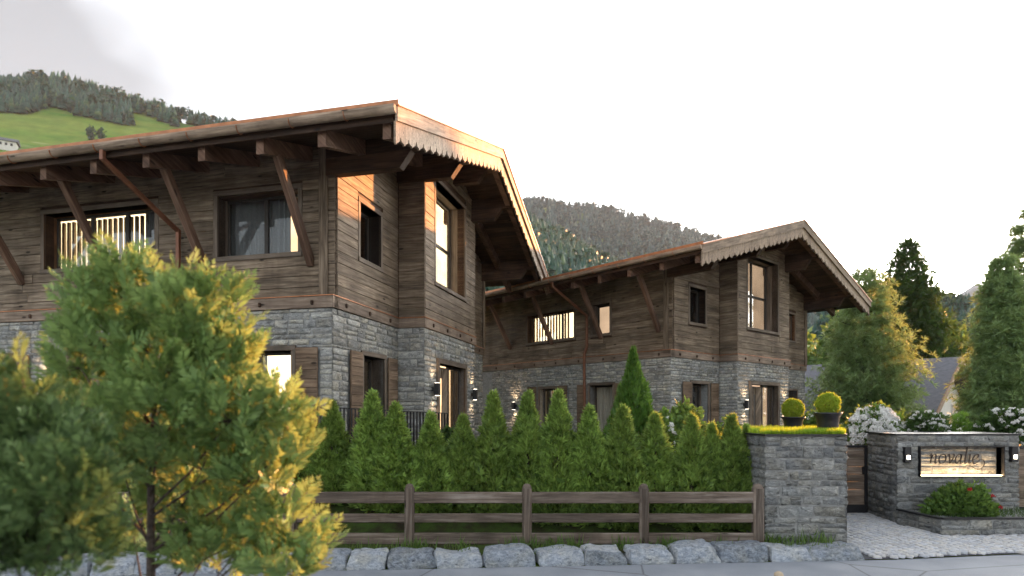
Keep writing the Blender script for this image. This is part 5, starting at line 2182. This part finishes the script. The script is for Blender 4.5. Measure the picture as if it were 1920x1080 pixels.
for s in (-1, 1):
    m = MB()
    m.beam((0.02, 0, rzg - 0.12), (0.02, s * hw, rzg - drop - 0.12), 0.07, 0.28, bev=0.01)
    m.build('verge_board', 'verge_wood', nroof)
for y, z in ((-2.2, 2.2), (1.6, 2.2)):
    m = MB(); m.wbox((-0.72, -0.66), (y - 0.45, y + 0.45), (z - 0.55, z + 0.55), 0.01); w_ = m.build('window', 'white_wall', nh)
    m = MB(); m.wbox((-0.67, -0.645), (y - 0.37, y + 0.37), (z - 0.47, z + 0.47)); m.build('pane', 'dark_frame', w_)

# ------------------------------------------------------------------ hills
def lerp_tab(tab, x):
    if x <= tab[0][0]: return tab[0][1]
    for (xa, ya), (xb, yb) in zip(tab, tab[1:]):
        if x <= xb: return ya + (yb - ya) * (x - xa) / (xb - xa)
    return tab[-1][1]


class Hill:
    """ridge at depth yr with foot at yf; ridge heights as a table over x"""

    def __init__(s, tab_px, yf, yr, pw=1.0, rough=0.02):
        s.tab = [(at(px, yr), CAM_H + (HOR - py) * yr / F_PX) for px, py in tab_px]
        s.yf, s.yr, s.pw, s.rough = yf, yr, pw, rough

    def z(s, x, y):
        h = lerp_tab(s.tab, x)
        k = (y - s.yf) / (s.yr - s.yf)
        n = noise.noise(Vector((x / s.yr * 9, y / s.yr * 9, s.yr))) * s.rough * h
        if k <= 0: return -1.0
        if k <= 1: return -1.0 + (h + 1 + n) * k ** s.pw
        return (h + n) * max(0.0, 1 - (k - 1) * 0.7)

    def mesh(s, name, mat, label, nx=70, ny=34, ext=1.9):
        x0, x1 = s.tab[0][0], s.tab[-1][0]
        xs = [x0 + (x1 - x0) * i / nx for i in range(nx + 1)]
        ys = [s.yf - 5 + (s.yr - s.yf) * ext * j / ny for j in range(ny + 1)]
        return height_sheet(name, xs, ys, s.z, mat, label)


def far_tree(seed, conif=True):
    r = random.Random(seed)
    V, T = [], []
    if conif:
        tiers = 5
        for k in range(tiers):
            zb = 0.05 + 0.80 * k / tiers
            ztp = min(1.0, zb + 0.42)
            R = 0.23 * (1 - k / tiers) + 0.03
            b = len(V)
            V.append((r.uniform(-0.01, 0.01), r.uniform(-0.01, 0.01), ztp))
            n = 7
            for i in range(n):
                a = 2 * math.pi * i / n + r.uniform(-0.3, 0.3)
                rr = R * r.uniform(0.65, 1.15)
                V.append((math.cos(a) * rr, math.sin(a) * rr, zb + r.uniform(-0.05, 0.05)))
            for i in range(n):
                T.append((b, b + 1 + i, b + 1 + (i + 1) % n))
    else:
        for k in range(26):
            d = Vector((r.gauss(0, 1), r.gauss(0, 1), r.gauss(0, 1))).normalized()
            c = Vector((d.x * 0.26, d.y * 0.26, 0.55 + d.z * 0.36))
            b = len(V)
            for q in range(3):
                e = Vector((r.gauss(0, 1), r.gauss(0, 1), r.gauss(0, 1))).normalized() * 0.17
                V.append(tuple(c + e))
            T.append((b, b + 1, b + 2))
            b = len(V)
            for q in range(3):
                e = Vector((r.gauss(0, 1), r.gauss(0, 1), r.gauss(0, 1))).normalized() * 0.16
                V.append(tuple(c * 0.85 + Vector((0, 0, 0.08)) + e))
            T.append((b, b + 1, b + 2))
    return np.array(V), np.array(T)


FT = [far_tree(i) for i in range(4)]
FB = [far_tree(40 + i, False) for i in range(3)]


def forest(name, label, hill, n, hmin, hmax, mat, ok, seed, broad=0.15, klo=0.0):
    r = random.Random(seed)
    parts = []
    x0, x1 = hill.tab[0][0], hill.tab[-1][0]
    tries = 0
    while len(parts) < n and tries < n * 60:
        tries += 1
        x = r.uniform(x0, x1)
        y = hill.yf + (hill.yr - hill.yf) * r.uniform(klo, 1.03)
        z = hill.z(x, y)
        px, py = to_px((x, y, z))
        if not ok(px, py, x, y):
            continue
        h = r.uniform(hmin, hmax)
        v, t_ = (r.choice(FB) if r.random() < broad else r.choice(FT))
        w = h * r.uniform(0.85, 1.3)
        a = r.uniform(0, 6.3)
        M = np.array(Matrix.Rotation(a, 3, 'Z') @ Matrix.Diagonal((w, w, h)))
        parts.append((v @ M.T + np.array((x, y, z - 0.05 * h)), t_))
    V, T = join(parts)
    o = link(bpy.data.objects.new(name, tri_mesh(name, V, T, mat)))
    tag(o, label, 'forest', kind='stuff')


hl = Hill([(-700, 180), (-200, 165), (0, 160), (100, 160), (180, 178), (250, 200), (330, 226), (450, 250), (600, 295), (800, 362), (985, 418), (1050, 452), (1120, 500), (1250, 570), (1420, 660), (1600, 745)], 110, 430, 1.0)
hl.mesh('meadow_hill', 'meadow', 'green meadow hillside rising behind the nearer chalet')
edge_tab = [(-100, 212), (0, 212), (40, 216), (75, 205), (110, 204), (145, 217), (190, 226), (228, 236), (246, 236), (247, 212), (300, 228), (330, 238), (332, 228), (385, 246), (440, 266), (600, 330), (900, 560), (1200, 700)]
forest('forest', 'dark conifer forest along the top of the meadow hill', hl, 3400, 8, 13, 'far_conifer',
       lambda px, py, x, y: -60 < px < 1180 and py < lerp_tab(edge_tab, px) and py < 620 and (px < 480 or px > 880), 301, 0.12, 0.25)
hm = Hill([(500, 470), (700, 410), (900, 388), (985, 384), (1050, 388), (1100, 394), (1200, 414), (1280, 432), (1340, 452), (1420, 500), (1500, 560), (1600, 640), (1700, 730)], 470, 1150, 1.0, 0.03)
hm.mesh('wooded_hill', 'meadow', 'hazy wooded hill between the two chalets')
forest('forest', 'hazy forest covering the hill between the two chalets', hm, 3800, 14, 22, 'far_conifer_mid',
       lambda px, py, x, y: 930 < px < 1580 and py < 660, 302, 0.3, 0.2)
hr = Hill([(1350, 700), (1500, 640), (1560, 585), (1640, 552), (1700, 562), (1780, 592), (1830, 618), (1920, 655), (2100, 690), (2400, 700)], 130, 330, 1.0, 0.03)
hr.mesh('dark_hill', 'meadow', 'low wooded hill behind the neighbouring house')
forest('forest', 'dark forest on the low hill behind the neighbouring house', hr, 900, 7, 11, 'far_conifer',
       lambda px, py, x, y: 1480 < px < 2000, 303, 0.4, 0.3)
hp = Hill([(1650, 690), (1720, 625), (1765, 590), (1800, 570), (1822, 540), (1832, 533), (1845, 545), (1870, 572), (1920, 605), (1990, 650)], 520, 905, 1.3, 0.05)
hp.mesh('mountain', 'rock_hazed', 'rocky peak in the far distance, haze painted into its pale colour', 90, 30)

# trees and barn standing alone on the meadow
for i, (px, pyb, hpx, lab) in enumerate(((173, 264, 30, 'taller pointed tree of the pair on the open meadow'), (190, 264, 26, 'rounder tree of the pair on the open meadow'))):
    # intersect the pixel ray with the hill
    best = min(((abs(to_px((at(px, y), y, hl.z(at(px, y), y)))[1] - pyb), y) for y in np.linspace(130, 420, 300)))
    y = best[1]; x = at(px, y); z = hl.z(x, y)
    h = hpx * y / F_PX
    rr = [(far_tree(500 + i * 9 + k, False)) for k in range(4)]
    parts = [(v * np.array((h * 0.75, h * 0.75, h * (1 - 0.12 * k))) + np.array((rnd.uniform(-0.12, 0.12) * h, 0, 0)), t_) for k, (v, t_) in enumerate(rr)]
    tr = MB(); tr.tube([(0, 0, -0.5), (0, 0, h * 0.5)], [h * 0.04, h * 0.02], 6)
    plant('meadow_tree', lab, 'tree', (x, y, z), join(parts), 'far_conifer', tr, 'trees on the meadow')
px, pyb = 14, 279
y = min(((abs(to_px((at(px, y), y, hl.z(at(px, y), y)))[1] - pyb), y) for y in np.linspace(130, 420, 300)))[1]
x = at(px, y); z = hl.z(x, y)
bn = empty('farmhouse', (x, y, z), 0.5)
tag(bn, 'tiny white farmhouse with dark roof on the meadow at the picture edge', 'house')
m = MB(); m.wbox((-4, 4), (-3, 3), (-2, 3)); m.build('wall', 'white_wall', bn)
m = MB(); m.extrude([Vector((-4.8, -3.8, 2.8)), Vector((-4.8, 3.8, 2.8)), Vector((-4.8, 0, 5.4))], (9.6, 0, 0)); m.build('roof', 'grey_slate', bn)
for wx in (-2.2, 0, 2.2):
    m = MB(); m.wbox((wx - 0.5, wx + 0.5), (-3.05, -2.95), (0.6, 1.9)); m.build('window', 'dark_frame', bn)

# ------------------------------------------------------------------ air
m = MB()
m.wbox((-950, 860), (-80, 2000), (-3.0, 440.0))
hz = m.build('haze', 'mortar')
hz.data.materials.clear()
hm_ = bpy.data.materials.new('haze_air')
hm_.use_nodes = True
hm_.node_tree.nodes.clear()
ho = hm_.node_tree.nodes.new('ShaderNodeOutputMaterial')
hv = hm_.node_tree.nodes.new('ShaderNodeVolumePrincipled')
hv.inputs['Color'].default_value = (0.72, 0.85, 1.0, 1)
hv.inputs['Density'].default_value = 0.00012
hv.inputs['Anisotropy'].default_value = -0.15
hm_.node_tree.links.new(hv.outputs[0], ho.inputs['Volume'])
hz.data.materials.append(hm_)
tag(hz, 'thin pale haze filling the valley air', 'haze', kind='stuff')
